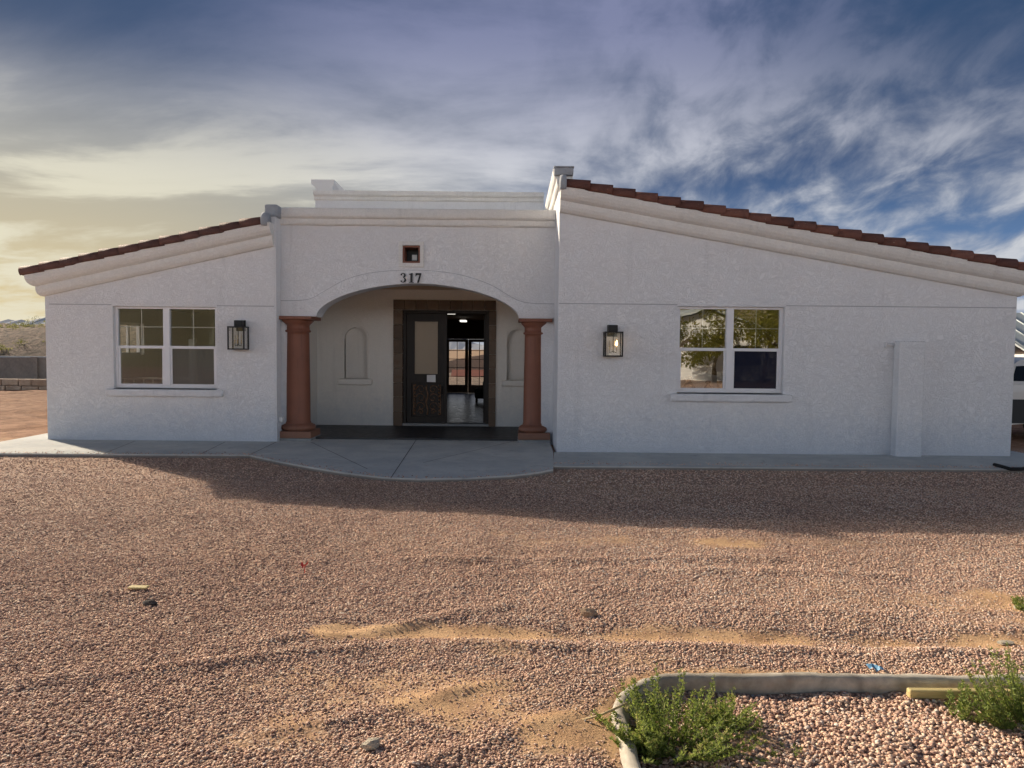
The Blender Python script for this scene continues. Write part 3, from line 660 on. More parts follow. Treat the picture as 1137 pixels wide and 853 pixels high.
# left wing inner parapet
mb = MB(); mb.box(HXL-.13, HXL+.08, YL-.02, 19.0, 4.20, 4.335, .02); mb.box(HXL-.17, HXL+.07, YL-.04, YL+.35, 4.13, 4.355, .04)
obj('parapet_cap', mb, M['mortar'], house)
mb = MB(); mb.box(HXL-.06, HXL+.032, YL-.02, YA+.44, zl(HXL)+.30, 4.131, .01); mb.box(HXL+.001, HXL+.03, YL+.004, YA-.04, -.15, 4.0); mb.box(HXL+.001, HXL+.03, YA-.04, YA-.002, AZ+.9, 4.0)
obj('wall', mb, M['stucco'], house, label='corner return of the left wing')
# tall parapet of the hall behind, with a higher end block on the left
TZ = at(480, 213.5, YB).z
mb = MB(); mb.wall([[(HXL+.02, 3.601), (HXR-.12, 3.601), (HXR-.12, TZ-.01), (HXL+.02, TZ-.01)]], YB+.0, YB+.3)
mb.box(HXL+.02, HXL+.30, YB+.301, 21, 3.6, TZ+.02)
obj('wall', mb, M['stucco'], house, label='rear hall parapet wall')
mb = MB()
CR = [(0, 0), (.02, 0), (.035, .02), (.04, .08), (.07, .09), (.09, .12), (.095, .20), (-.3, .20), (-.3, 0)]
mb.sweep([[(x, YB-.001-p, TZ-.20+h) for p, h in CR] for x in (HXL+.0, HXR-.125)])
obj('cornice', mb, M['trim'], house, label='level moulding on the rear hall parapet')
mb = MB(); k0 = at(347, 200.5, YB); k1 = at(372, 200.5, YB); zt = k0.z
pr = [(k0.x, 0), (k1.x, 0), (k1.x+.0, -.10), (k1.x-.03, -.16), (k1.x-.03, -.24), (k0.x+.11, -.24), (k0.x+.09, -.17), (k0.x+.02, -.12), (k0.x, -.10)]
mb.sweep([[(x, y, zt+z) for x, z in pr] for y in (YB-.10, YB+4.5)]); obj('parapet_cap', mb, M['white_paint'], house, label='stepped end block of the rear parapet')

# roofs
def tiles_row(m, xa, xb, zf, yax, n, r0, r1, seed):
    """barrel tiles along a rake from the low end xa to the high end xb"""
    g = random.Random(seed); sl = (zf(xb)-zf(xa))/(xb-xa); d = Vector((xb-xa, 0, zf(xb)-zf(xa))); L = d.length; d.normalize()
    upv = Vector((0, 0, 1)); nrm = Vector((-d.z*math.copysign(1, d.x), 0, abs(d.x))).normalized(); side = Vector((0, 1, 0))
    step = L/n
    for k in range(n):
        m.tint = g.random()
        s0 = k*step-.0+g.uniform(-.006, .006); s1 = s0+step+.07
        lift0 = .020+g.uniform(-.004, .006); lift1 = -.012+g.uniform(-.003, .003)
        yo = g.uniform(-.008, .008)
        A0 = Vector((xa, yax+yo, zf(xa)))+d*s0+nrm*lift0; A1 = Vector((xa, yax+yo, zf(xa)))+d*s1+nrm*lift1
        nn = 12; secs = []
        for c, r in ((A0, r0), (A1, r1)):
            ring = []
            for rr in (r, r-.018):
                seq = range(nn+1) if rr == r else range(nn, -1, -1)
                for q in seq:
                    t = -.18*math.pi+1.36*math.pi*q/nn
                    ring.append(c+side*(-math.cos(t)*rr)+nrm*(math.sin(t)*rr*.92))
            secs.append(ring)
        m.sweep(secs, True)
zlt = lambda x: zl(x)+.445; zrt = lambda x: zr(x)+.445
mb = MB()
mb.sweep([[(HX0-.26, y, zl(HX0-.26)+.41), (HXL-.14, y, zl(HXL-.14)+.41), (HXL-.14, y, zl(HXL-.14)+.47), (HX0-.26, y, zl(HX0-.26)+.47)] for y in (YL-.22, YBACK+.2)])
for j in range(8): tiles_row(mb, HX0-.27, HXL-.16, zlt, YL-.17+j*.27, 12, .128, .105, 20+j)
rl = obj('roof', mb, M['tile_l'], house, label='left wing clay tile roof')
mb = MB()
mb.sweep([[(HXR+.24, y, zr(HXR+.24)+.41), (HX1+.5, y, zr(HX1+.5)+.41), (HX1+.5, y, zr(HX1+.5)+.47), (HXR+.24, y, zr(HXR+.24)+.47)] for y in (YR-.22, YBACK+.2)])
for j in range(8): tiles_row(mb, HX1+.55, HXR+.10, zrt, YR-.17+j*.27, 22, .128, .105, 40+j)
rr_ = obj('roof', mb, M['tile_r'], house, label='right wing clay tile roof')
# mortared half-round ends where the tiles meet the parapets
def mortar_end(x, z, y, sgn, par):
    m = MB(); secs = []
    for dx, r in ((0, .15), (.05, .16), (.10, .15)):
        secs.append([(x+sgn*dx, y-math.cos(t)*r, z+math.sin(t)*r*1.02) for t in [-.2*math.pi+1.4*math.pi*q/14 for q in range(15)]])
    m.sweep(secs, True); obj('mortar_end', m, M['mortar'], par)
mortar_end(HXL-.14, zlt(HXL-.10)+.0, YL-.17, 1, rl); mortar_end(HXR+.09, zrt(HXR+.1)+.0, YR-.17, -1, rr_)
mb = MB(); mb.box(HXL+.05, HXR-.06, YB+.31, YBACK, 3.9, 4.0); mb.box(HXL+.05, HXR-.06, YA+.46, YB-.12, 3.16, 3.22); obj('roof', mb, M['roof_flat'], house, label='flat roof of the middle hall')

# control joints, utility chase, conduit
mb = MB(); zj = at(180, 339, YL).z; zk = at(870, 339.5, YR).z
for xa, xb, z, Y in ((HX0+.08, WL[0]-.02, zj, YL), (WL[1]+.02, HXL-.01, zj, YL), (HXR+.01, WR[0]-.02, zk, YR), (WR[1]+.02, HX1-.01, zk, YR)):
    mb = MB(); mb.box(xa, xb, Y-.004, Y+.01, z-.008, z+.008); obj('control_joint', mb, M['joint'], house)
mb = MB(); cx0, cx1 = at(997, 440, YR-.2).x, at(1026, 440, YR-.2).x
mb.box(cx0, cx1, YR-.20, YR-.001, -.011, at(1010, 379, YR-.2).z, .018); ch = obj('utility_chase', mb, M['stucco'], house, label='boxed stucco chase against the right wing')
mb = MB(); zz = at(990, 383, YR).z; mb.tube([(cx0-.14, YR-.03, zz), (cx0+.0, YR-.03, zz)], .022, 8); mb.box(cx0-.16, cx0-.13, YR-.06, YR-.001, zz-.04, zz+.04, .006); obj('conduit', mb, M['stucco'], ch)

# columns
def column(px, pw, ptop, pbot, Y, lab):
    X = at(px, 430, Y).x; z0 = at(px, pbot, Y).z; z1 = AZ-.004; k = pw
    pr = MB(); h = z1-z0
    pr.lathe(X, Y, [(.245*k, z0+.125), (.30*k, z0+.13), (.33*k, z0+.16), (.335*k, z0+.19), (.32*k, z0+.225), (.27*k, z0+.25), (.245*k, z0+.262), (.245*k, z0+.285), (.235*k, z0+.30),
                    (.232*k, z0+h*.4), (.218*k, z0+h-.36), (.216*k, z0+h-.30), (.235*k, z0+h-.295), (.25*k, z0+h-.28), (.25*k, z0+h-.262), (.225*k, z0+h-.25), (.222*k, z0+h-.17), (.235*k, z0+h-.15), (.27*k, z0+h-.115), (.30*k, z0+h-.085), (.305*k, z0+h-.062), (.1, z0+h-.062)])
    c = obj('column', pr, M['terracotta'], house, label=lab)
    m = MB(); m.box(X-.36*k, X+.36*k, Y-.36*k, Y+.36*k, z1-.062, z1, .012); obj('capital', m, M['terracotta'], c)
    m = MB(); m.box(X-.345*k, X+.345*k, Y-.345*k, Y+.345*k, z0, z0+.13, .014); obj('base', m, M['terracotta'], c)
    m = MB(); m.box(X-.355*k, X+.355*k, Y-.365*k, Y+.36*k, -.05, z0-.001, .008); obj('footing', m, M['pad'], c)
column(331, .98, 352, 484.5, 13.80, 'left terracotta red column')
column(593.2, .88, 357, 486.5, 13.82, 'right terracotta red column')
# white vent cap low on the return wall beside the left column
mb = MB(); vcx = at(313, 466, 13.42); mb.box(HXL+.031, HXL+.10, 13.40, 13.50, vcx.z-.05, vcx.z+.05, .02); obj('outlet_cover', mb, M['white_paint'], house)

# house number
NH = .18; nb = at(445, 314, YA-.035); zb = nb.z
def digit_poly(m, pts, x, z, s): m.prism([[(x+u*s, z+v*s) for u, v in pts]], lambda u, v: (u, YA-.058, v), lambda u, v: (u, YA-.036, v))
mb = MB()
path = [(.05, .76, .13), (.07, .86, .12), (.16, .955, .06), (.29, .965, .07), (.40, .90, .13), (.44, .77, .17), (.38, .62, .13), (.25, .545, .05), (.36, .49, .07), (.455, .39, .14), (.48, .27, .18), (.42, .12, .14), (.28, .035, .07), (.14, .05, .07), (.06, .13, .12), (.04, .22, .13)]
L_, R_ = [], []
for i, (u, v, w) in enumerate(path):
    a = path[max(0, i-1)]; b = path[min(len(path)-1, i+1)]; d = Vector((b[0]-a[0], b[1]-a[1])).normalized(); n = Vector((-d.y, d.x))*w/2
    if 6 <= i <= 8: n = Vector((0, 1 if i < 7 else -1))*.0 + Vector((n.x, n.y))
    L_.append((u+n.x, v+n.y)); R_.append((u-n.x, v-n.y))
vs = []; m_ = len(path)
for y in (YA-.058, YA-.036):
    for l in (L_, R_): vs += [(nb.x+u*NH, y, zb+v*NH) for u, v in l]
fs = []
for i in range(m_-1):
    fs += [(i, i+1, m_+i+1, m_+i), (2*m_+i, 3*m_+i, 3*m_+i+1, 2*m_+i+1), (i, 2*m_+i, 2*m_+i+1, i+1), (m_+i, m_+i+1, 3*m_+i+1, 3*m_+i)]
mb.add(vs, fs)
digit_poly(mb, [(.06, 0), (.56, 0), (.56, .055), (.42, .085), (.42, 1), (.36, 1), (.06, .87), (.08, .81), (.20, .845), (.20, .085), (.06, .055)], nb.x+.145, zb, NH)
digit_poly(mb, [(.02, 1), (.60, 1), (.60, .90), (.36, 0), (.17, 0), (.43, .81), (.17, .81), (.10, .76), (.07, .66), (.02, .66)], nb.x+.275, zb, NH)
obj('house_number', mb, M['numeral'], house, label='black numerals 317', fixn=True)

# windows
def window(x0, x1, z0, z1, Y, gm, lab, low):
    yf = Y+.075; mid = (x0+x1)/2; zm = z0+(z1-z0)*.505; fw = .05
    m = MB()
    m.box(x0+.001, x1-.001, yf, yf+.07, z0+.001, z0+fw, .005); m.box(x0+.001, x1-.001, yf, yf+.07, z1-fw*.8, z1-.001, .005)
    m.box(x0+.001, x0+fw, yf+.001, yf+.071, z0+fw, z1-fw*.8, .005); m.box(x1-fw, x1-.001, yf+.001, yf+.071, z0+fw, z1-fw*.8, .005)
    m.box(mid-.06, mid+.06, yf-.008, yf+.072, z0+fw, z1-fw*.8, .006)
    w = obj('window', m, M['vinyl'], house, label=lab)
    pane = 0
    for xa, xb in ((x0+fw, mid-.06), (mid+.06, x1-fw)):
        m = MB(); m.box(xa, xb, yf+.004, yf+.05, zm-.026, zm+.026, .004)
        m.box(xa, xa+.032, yf+.012, yf+.05, z0+fw, zm-.026, .003); m.box(xb-.032, xb, yf+.012, yf+.05, z0+fw, zm-.026, .003); m.box(xa+.032, xb-.032, yf+.012, yf+.05, z0+fw, z0+fw+.03, .003)
        sash = obj('sash', m, M['vinyl'], w)
        m = MB(); xm = (xa+xb)/2; zu = (zm+z1)/2; za = z1-fw*.8
        m.box(xm-.007, xm+.007, yf+.044, yf+.054, zm+.026, za); m.box(xa, xm-.007, yf+.044, yf+.054, zu-.007, zu+.007); m.box(xm+.007, xb, yf+.044, yf+.054, zu-.007, zu+.007)
        obj('grille', m, M['vinyl'], w)
        m = MB(); m.add([(xa, yf+.04, zm+.02), (xb, yf+.04, zm+.02), (xb, yf+.04, za), (xa, yf+.04, za)], [(0, 1, 2, 3)]); obj('pane', m, gm, w)
        m = MB(); m.add([(xa+.03, yf+.03, z0+fw+.02), (xb-.03, yf+.03, z0+fw+.02), (xb-.03, yf+.03, zm-.02), (xa+.03, yf+.03, zm-.02)], [(0, 1, 2, 3)]); obj('pane', m, low[pane], w); pane += 1
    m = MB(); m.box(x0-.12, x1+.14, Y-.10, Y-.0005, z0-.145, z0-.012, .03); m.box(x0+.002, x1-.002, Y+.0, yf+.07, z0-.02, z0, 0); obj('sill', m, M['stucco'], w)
window(*WL, YL, M['glass_l'], 'left wing white framed window', (M['glass_l'], M['glass_screen']))
window(*WR, YR, M['glass_r'], 'right wing white framed window', (M['glass_r'], M['glass_navy']))
def vase(px, py, h, label, seed):
    p = at(px, py, YR+.42); m = MB(); g = random.Random(seed); z0 = WR[2]-.03
    m.lathe(p.x, YR+.42, [(r*h, z0+u*h) for r, u in ((.05, 0), (.30, .001), (.36, .12), (.37, .3), (.30, .52), (.16, .66), (.13, .74), (.19, .84), (.22, .92), (.17, 1.0), (.05, 1.0))], 20)
    obj('vase', m, M['black_rubber'], label=label, cat='vase', group='dark vases inside the right window', origin=(p.x, YR+.42, z0))
vase(765, 430, .30, 'taller dark vase inside the lower left pane of the right window', 1)
vase(786, 430, .22, 'shorter dark vase inside the right window, right of the taller one', 2)
pb_ = at(770, 425, YR+.62)
mb = MB(); mb.prism([[(pb_.x-.32, WR[2]-.03), (pb_.x+.42, WR[2]-.03), (pb_.x+.42, WR[2]+.28), (pb_.x-.20, WR[2]+.42), (pb_.x-.32, WR[2]+.42)]], lambda u, v: (u, YR+.62, v), lambda u, v: (u, YR+.66, v))
obj('white_board', mb, M['white_paint'], label='white board leaning behind the dark vases in the right window', cat='board', origin=(pb_.x, YR+.62, WR[2]-.03))
mb = MB(); mb.box(HXR+.25, HX1-.3, YR+.22, YR+.80, WR[2]-.07, WR[2]-.031); mb.box(HXR+.25, HX1-.3, YR+.22, YR+.26, .051, WR[2]-.07); obj('window_bench', mb, M['room_r'], house)
# small side window of the left wing
mb = MB(); mb.box(HX0+.05, HX0+.10, 15.5, 16.5, 1.55, 1.60); mb.box(HX0+.05, HX0+.10, 15.5, 16.5, 2.2, 2.25); mb.box(HX0+.05, HX0+.10, 15.5, 15.55, 1.6, 2.2); mb.box(HX0+.05, HX0+.10, 16.45, 16.5, 1.6, 2.2); mb.box(HX0+.05, HX0+.10, 15.97, 16.03, 1.6, 2.2)
obj('window', mb, M['vinyl'], house, label='small side window seen through the left room')

# rooms behind the windows and the hall
mb = MB(); mb.box(HX0+WT+.002, HXL-.152, YL+WT+.002, 19, -.05, .05); mb.box(HX0+WT+.002, HXL-.152, 18.9, 19, .05, 2.75); mb.box(HX0+WT+.001, HXL-.151, YL+WT+.001, 19, 2.62, 2.75)
mb.box(HXL-.17, HXL-.151, YL+WT+.002, 18.9, .05, 2.6)
mb.box(-6.55, -6.45, 15.6, 18.9, .05, 2.6)
obj('room', mb, M['room_l'], house, label='plain room seen through the left window')
mb = MB(); 
mb.box(-8.3, -6.6, 15.0, 15.05, 1.05, 1.09)
for k in range(9): mb.box(-8.3+k*.2, -8.27+k*.2, 15.01, 15.04, .06, 1.05)
mb.box(-6.72, -6.60, 14.97, 15.09, .05, 1.9)
obj('railing', mb, M['white_paint'], house, label='white stair railing inside the left room')
mb = MB(); mb.box(HXR+.222, HX1-WT-.002, YR+WT+.002, 18, -.05, .05); mb.box(HXR+.222, HX1-WT-.002, 17.9, 18, .05, 3.0); mb.box(HXR+.222, HX1-WT-.002, YR+WT+.001, 18, 2.66, 2.8); mb.box(HXR+.221, HXR+.24, YR+WT+.002, 17.9, .05, 2.65); mb.box(HX1-WT-.02, HX1-WT-.001, YR+WT+.002, 17.9, .05, 2.65)
obj('room', mb, M['room_r'], house, label='tan room seen through the right window')
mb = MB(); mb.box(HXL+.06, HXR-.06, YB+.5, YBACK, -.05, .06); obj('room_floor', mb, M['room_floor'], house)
FD0, FD1 = -2.62, -.78
mb = MB(); mb.wall([[(HXL, .06), (HXR, .06), (HXR, 3.0), (HXL, 3.0)], rect(FD0, FD1, .0601, 2.2)], YBACK-.2, YBACK)
mb.box(HXL+.0, HXL+.055, YB+.25, YBACK-.2, .06, 3.0); mb.box(HXR-.055, HXR, YB+.25, YBACK-.2, .06, 3.0)
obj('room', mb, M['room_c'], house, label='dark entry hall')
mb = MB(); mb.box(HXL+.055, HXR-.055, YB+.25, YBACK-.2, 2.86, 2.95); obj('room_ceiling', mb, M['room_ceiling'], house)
# french doors at the far end
mb = MB(); yb = YBACK-.16
mb.box(FD0, FD0+.06, yb, yb+.1, .06, 2.2); mb.box(FD1-.06, FD1, yb, yb+.1, .06, 2.2); mb.box(FD0+.06, FD1-.06, yb, yb+.1, 2.13, 2.2)
fd = obj('french_door', mb, M['brown_wood'], house, label='brown glazed double door at the far end of the hall')
mdl = (FD0+FD1)/2
for xa, xb in ((FD0+.06, mdl-.005), (mdl+.005, FD1-.06)):
    m = MB(); st = .12
    m.box(xa, xa+st, yb+.02, yb+.07, .065, 2.125); m.box(xb-st, xb, yb+.02, yb+.07, .065, 2.125); m.box(xa+st, xb-st, yb+.02, yb+.07, .065, .36); m.box(xa+st, xb-st, yb+.02, yb+.07, 2.02, 2.125)
    nxp, nzp = 2, 5
    for i in range(1, nxp): x = xa+st+(xb-xa-2*st)*i/nxp; m.box(x-.012, x+.012, yb+.03, yb+.06, .36, 2.02)
    for j in range(1, nzp): z = .36+1.66*j/nzp; m.box(xa+st, xb-st, yb+.031, yb+.061, z-.012, z+.012)
    leaf = obj('door_leaf', m, M['brown_wood'], fd)
# front door
S_ = .215
mb = MB(); g = random.Random(3)
xo0, xo1, zt_ = at(437, 400, YB).x, at(550.5, 400, YB).x, at(490, 333.5, YB).z
nb_ = 8
for xa, xb in ((xo0, DX0+.0), (DX1-.0, xo1)):
    for k in range(nb_):
        mb.tint = g.random(); za = .031+(DZ1-.03)*k/nb_; zb2 = .031+(DZ1-.03)*(k+1)/nb_-.006; mb.box(xa, xb, YB-.045, YB+.06, za, zb2, .005)
n2 = 9
for k in range(n2):
    mb.tint = g.random(); xa = xo0+(xo1-xo0)*k/n2; xb = xo0+(xo1-xo0)*(k+1)/n2-.006; mb.box(xa, xb, YB-.047, YB-.001, DZ1+.004, zt_, .005)
door = obj('door', mb, M['stone'], house, label='double front door in a brown stone surround, right leaf open')
mb = MB(); mb.box(DX0+.001, DX0+.07, YB+.02, YB+.20, .03, DZ1-.001, .004); mb.box(DX1-.07, DX1-.001, YB+.02, YB+.20, .03, DZ1-.001, .004); mb.box(DX0+.07, DX1-.07, YB+.02, YB+.20, DZ1-.07, DZ1-.001, .004)
obj('door_frame', mb, M['dark_wood'], door)
mb = MB(); mb.box(DX0+.0, DX1-.0, YB-.06, YB+.22, .031, .085, .008); obj('threshold', mb, M['pad'], door)
LX0, LX1, LZ0, LZ1 = DX0+.072, at(496.3, 410, YB+.1).x, .09, DZ1-.075
yl = YB+.08
g0, g1 = at(460.5, 357, yl), at(486, 415.5, yl); c0, c1 = at(457, 425, yl), at(491, 463, yl)
mb = MB(); mb.wall([rect(LX0, LX1, LZ0, LZ1), rect(g0.x, g1.x, g1.z, g0.z), rect(c0.x, c1.x, c1.z, c0.z)], yl, yl+.06)
for a_, b_ in ((g0, g1), (c0, c1)):   # raised bead round each panel
    f_ = .028
    mb.wall([rect(a_.x-f_, b_.x+f_, b_.z-f_, a_.z+f_), rect(a_.x, b_.x, b_.z, a_.z)], yl-.018, yl-.0005)
leaf = obj('door_leaf', mb, M['dark_wood'], door, label='closed left door leaf')
mb = MB(); mb.box(g0.x+.0005, g1.x-.0005, yl+.02, yl+.04, g1.z+.0005, g0.z-.0005); obj('glass_panel', mb, M['frosted'], door)
# carved lower panel: scrolls in relief
mb = MB(); mb.box(c0.x+.0005, c1.x-.0005, yl+.03, yl+.05, c1.z+.0005, c0.z-.0005); obj('lower_panel', mb, M['dark_wood'], door); mb = MB()
cxm = (c0.x+c1.x)/2; w_ = c1.x-c0.x; h_ = c0.z-c1.z
for sx_ in (-1, 1):
    for zc_, rad in ((.80, .11), (.55, .12), (.30, .11), (.14, .07)):
        pts = []
        for k in range(15):
            t = k/14*3.6*math.pi/2*1.3; r = rad*(1-k/17)
            pts.append((cxm+sx_*(.20*w_+math.cos(t)*r), yl+.028, c1.z+h_*zc_+math.sin(t)*r))
        mb.tube(pts, .012, 5)
    mb.tube([(cxm+sx_*w_*.44, yl+.028, c1.z+h_*(.05+.9*k/10)+0) for k in range(11)], .013, 5)
    for k in range(9): mb.blob((cxm+sx_*w_*.40, yl+.026, c1.z+h_*(.08+.84*k/8)), .028, k, 1, .2)
mb.tube([(cxm+.02*math.sin(k), yl+.026, c1.z+h_*(.06+.88*k/12)) for k in range(13)], .02, 6)
obj('scrollwork', mb, M['carved'], door)
mb = MB(); hp = at(491, 432, yl); mb.box(hp.x-.025, hp.x+.025, yl-.025, yl-.001, hp.z-.22, hp.z+.12, .008); mb.tube([(hp.x, yl-.02, hp.z+.06), (hp.x, yl-.07, hp.z+.05), (hp.x, yl-.075, hp.z-.10), (hp.x, yl-.02, hp.z-.13)], .012, 8); obj('handle', mb, M['black_metal'], door)
mb = MB(); mb.box(DX1-.13, DX1-.075, YB+.24, YB+1.15, LZ0, LZ1, .004)
lf2 = obj('door_leaf', mb, M['dark_wood'], door, label='open right door leaf swung into the hall')
mb = MB(); mb.tube([(DX1-.15, YB+1.07, 1.10), (DX1-.20, YB+1.07, 1.10), (DX1-.20, YB+.95, 1.10)], .012, 8); obj('handle', mb, M['black_metal'], door)
# paper note on the door
pa, pb = at(474, 416.5, yl-.03), at(483.5, 424.5, yl-.03)
mb = MB(); mb.add([(pa.x, yl-.024, pa.z), (pb.x, yl-.024, pa.z+.004), (pb.x+.004, yl-.034, pb.z), (pa.x, yl-.030, pb.z+.005)], [(0, 3, 2, 1)])
obj('paper_note', mb, M['paper'], label='small white paper notice taped to the dark front door below its glass', cat='notice', origin=tuple(pa))
# lights on the hall ceiling and a chair against the light
for (px, py, Y, w, lab) in ((500.5, 348.5, 21.5, .22, 'nearer lit panel on the dark hall ceiling, seen through the open door'), (514.5, 357.3, 25.5, .2, 'farther lit panel on the dark hall ceiling, seen through the open door')):
    c = at(px, py, Y); e_ = empty('ceiling_light', (c.x, Y, 2.86), lab, 'ceiling light', 'lit ceiling panels in the hall')
    mb = MB(); mb.box(c.x-w*.35, c.x+w*.35, Y-.15, Y+.15, c.z+.05, 2.859, .01); obj('housing', mb, M['room_ceiling'], e_)
    mb = MB(); mb.box(c.x-w*.55, c.x+w*.55, Y-.24, Y+.24, c.z-.005, c.z+.05, .008); obj('diffuser', mb, M['strip_on'], e_)
ac = at(538, 424, 23.0)
e_ = empty('armchair', (ac.x, 23.0, .06), 'dark upholstered chair standing in the hall behind the open front door', 'chair')
mb = MB(); mb.box(ac.x-.30, ac.x+.45, 22.7, 23.35, .18, .50, .06); obj('seat', mb, M['black_rubber'], e_)
mb = MB(); mb.box(ac.x+.0, ac.x+.45, 23.2, 23.42, .45, 1.05, .07); mb.box(ac.x-.05, ac.x+.12, 22.7, 23.2, .45, .75, .06); obj('backrest', mb, M['black_rubber'], e_)
for dx in (-.25, .4):
    for dy in (-.25, .3): m = MB(); m.box(ac.x+dx-.025, ac.x+dx+.025, 23+dy-.025, 23+dy+.025, .061, .185, .004); obj('leg', m, M['dark_wood'], e_)

# ------------------------------------------------------------------ wall lanterns
def lantern(name, X, Y, Z, label, lit):
    e_ = empty(name, (X, Y, Z), label, 'wall lamp', 'black box lanterns on the front walls')
    W, H, Dp = .285, .40, .22; yc = Y-.045-Dp/2; zt2 = Z+.09; zb_ = zt2-H; b = .011
    m = MB(); m.box(X-.085, X+.085, Y-.035, Y-.001, Z+.02, Z+.22, .006); m.box(X-.075, X+.075, Y-.17, Y-.035, Z+.10, Z+.215, .012); obj('bracket', m, M['black_metal'], e_)
    m = MB()
    for sx_ in (-1, 1):
        for sy_ in (-1, 1): m.box(X+sx_*W/2-b, X+sx_*W/2+b, yc+sy_*Dp/2-b, yc+sy_*Dp/2+b, zb_, zt2)
        for z in (zb_, zt2): m.box(X+sx_*W/2-b, X+sx_*W/2+b, yc-Dp/2+b, yc+Dp/2-b, z-b, z+b)
    for sy_ in (-1, 1):
        for z in (zb_, zt2): m.box(X-W/2-b, X+W/2+b, yc+sy_*Dp/2-b*.98, yc+sy_*Dp/2+b*.98, z-b*1.02, z+b*1.02)
    m.box(X-W/2, X+W/2, yc-Dp/2, yc+Dp/2, zb_-.006, zb_+.002)
    obj('cage', m, M['black_metal'], e_)
    m = MB(); m.box(X-W/2+.004, X+W/2-.004, yc-Dp/2+.004, yc+Dp/2-.004, zb_+.012, zt2-.012); obj('glass', m, M['clear'], e_)
    m = MB(); m.tube([(X, yc, zt2), (X, yc, zb_+.07)], .008, 6)
    for k, (dx, dy) in enumerate(((-.06, 0), (.06, 0), (0, -.04))): m.tube([(X, yc, zb_+.075), (X+dx, yc+dy, zb_+.06), (X+dx, yc+dy, zb_+.10)], .006, 5)
    obj('stem', m, M['black_metal'], e_)
    for k, (dx, dy) in enumerate(((-.06, 0), (.06, 0), (0, -.04))):
        m = MB(); m.tube([(X+dx, yc+dy, zb_+.10), (X+dx, yc+dy, zb_+.17)], .012, 8); sl = obj('candle_sleeve', m, M['tan_card'], e_)
        m = MB(); m.lathe(X+dx, yc+dy, [(.004, zb_+.171), (.015, zb_+.19), (.017, zb_+.21), (.010, zb_+.245), (.002, zb_+.27)], 10); obj('bulb', m, M['bulb_on'] if lit and k == 1 else M['bulb_off'], sl)
pl = at(268, 366, YL); lantern('wall_lantern', pl.x, YL, pl.z-.05, 'unlit black box lantern on the left wing wall beside the left window', False)
pr_ = at(679.5, 372, YR); lantern('wall_lantern', pr_.x, YR, pr_.z-.05, 'lit black box lantern with a warm bulb on the right wing wall', True)

# ------------------------------------------------------------------ rocks, litter, pipe, twig
def rock(px, py, r, seed, mat, label, sq=(1, .8, .65)):
    p = onground(px, py, -.05); z = float(height(p.x, p.y))
    m = MB(); m.blob((p.x, p.y, z+r*.35), r, seed, 2, .5, sq, 1.3); obj('rock', m, mat, label=label, cat='rock', group='larger rocks lying on the gravel', origin=(p.x, p.y, z))
M['rock_tan'] = plain('tan_rock', (.42, .29, .19), .9, vary=.3, scale=18, bump=.8, bdist=.01)
M['rock_pale'] = plain('pale_rock', (.52, .46, .36), .9, vary=.25, scale=18, bump=.8, bdist=.01)
M['rock_dark'] = plain('dark_rock', (.10, .085, .075), .9, vary=.3, scale=18, bump=.8, bdist=.01)
rock(653, 683, .052, 2, M['rock_tan'], 'brown rock casting a shadow in the middle of the gravel yard')
rock(411, 832, .042, 5, M['rock_pale'], 'pale rock in the near foreground, left of the weeds')
rock(167, 670, .040, 8, M['rock_dark'], 'dark flat rock on the left part of the gravel', (1.2, .8, .5))
rock(1132, 676, .030, 11, M['rock_pale'], 'small pale rock at the right edge of the gravel', (1.2, .9, .5))
rock(1117, 711, .035, 14, M['rock_pale'], 'flat pale rock at far right beside the bare dirt track', (1.5, .9, .35))
p = onground(155, 656, -.05); z = float(height(p.x, p.y))
mb = MB(); mb.box(p.x-.075, p.x+.06, p.y-.03, p.y+.03, z+.014, z+.026, .004); obj('wood_scrap', mb, M['yellow_wood'], label='pale flat wood chip on the gravel near the dark rock', cat='scrap', origin=(p.x, p.y, z))
p = onground(338, 637, -.05); z = float(height(p.x, p.y))
mb = MB(); g = random.Random(2); mb.tube([(p.x, p.y, z), (p.x+.005, p.y, z+.07)], .003, 5)
for k in range(5):
    a_ = k*1.26; mb.add([(p.x, p.y, z+.07), (p.x+.03*math.cos(a_), p.y+.03*math.sin(a_), z+.085+g.uniform(-.02, .02)), (p.x+.03*math.cos(a_+.7), p.y+.03*math.sin(a_+.7), z+.06+g.uniform(-.02, .02))], [(0, 1, 2)])
M['red'] = plain('red_plastic', (.55, .06, .05), .6); M['blue'] = plain('blue_plastic', (.20, .42, .62), .5, vary=.3, scale=40)
obj('marker_flag', mb, M['red'], label='tiny torn red marker sticking out of the gravel', cat='marker', origin=(p.x, p.y, z), fixn=False)
p = onground(973, 744, -.05); z = float(height(p.x, p.y))+.012; mb = MB(); g = random.Random(5); vs = []
for i in range(6):
    for j in range(3): vs.append((p.x-.05+.02*i, p.y-.025+.025*j, z+.012+g.uniform(-.012, .02)))
mb.add(vs, [(i*3+j, (i+1)*3+j, (i+1)*3+j+1, i*3+j+1) for i in range(5) for j in range(2)]); obj('litter', mb, M['blue'], label='crumpled scrap of blue plastic on the gravel behind the kerb', cat='litter', origin=(p.x, p.y, z), fixn=False)
pa, pb = onground(1008, 778, -.10), onground(1100, 777, -.10)
mb = MB(); mb.box(pa.x, pb.x+.35, pa.y-.02, pa.y+.022, -.082, -.036, .008); obj('timber_batten', mb, M['yellow_wood'], label='pale yellow batten lying in front of the kerb under the right weed', cat='batten', origin=(pa.x, pa.y, -.12))
pa, pb = onground(645, 800, -.04), onground(690, 793, -.0)
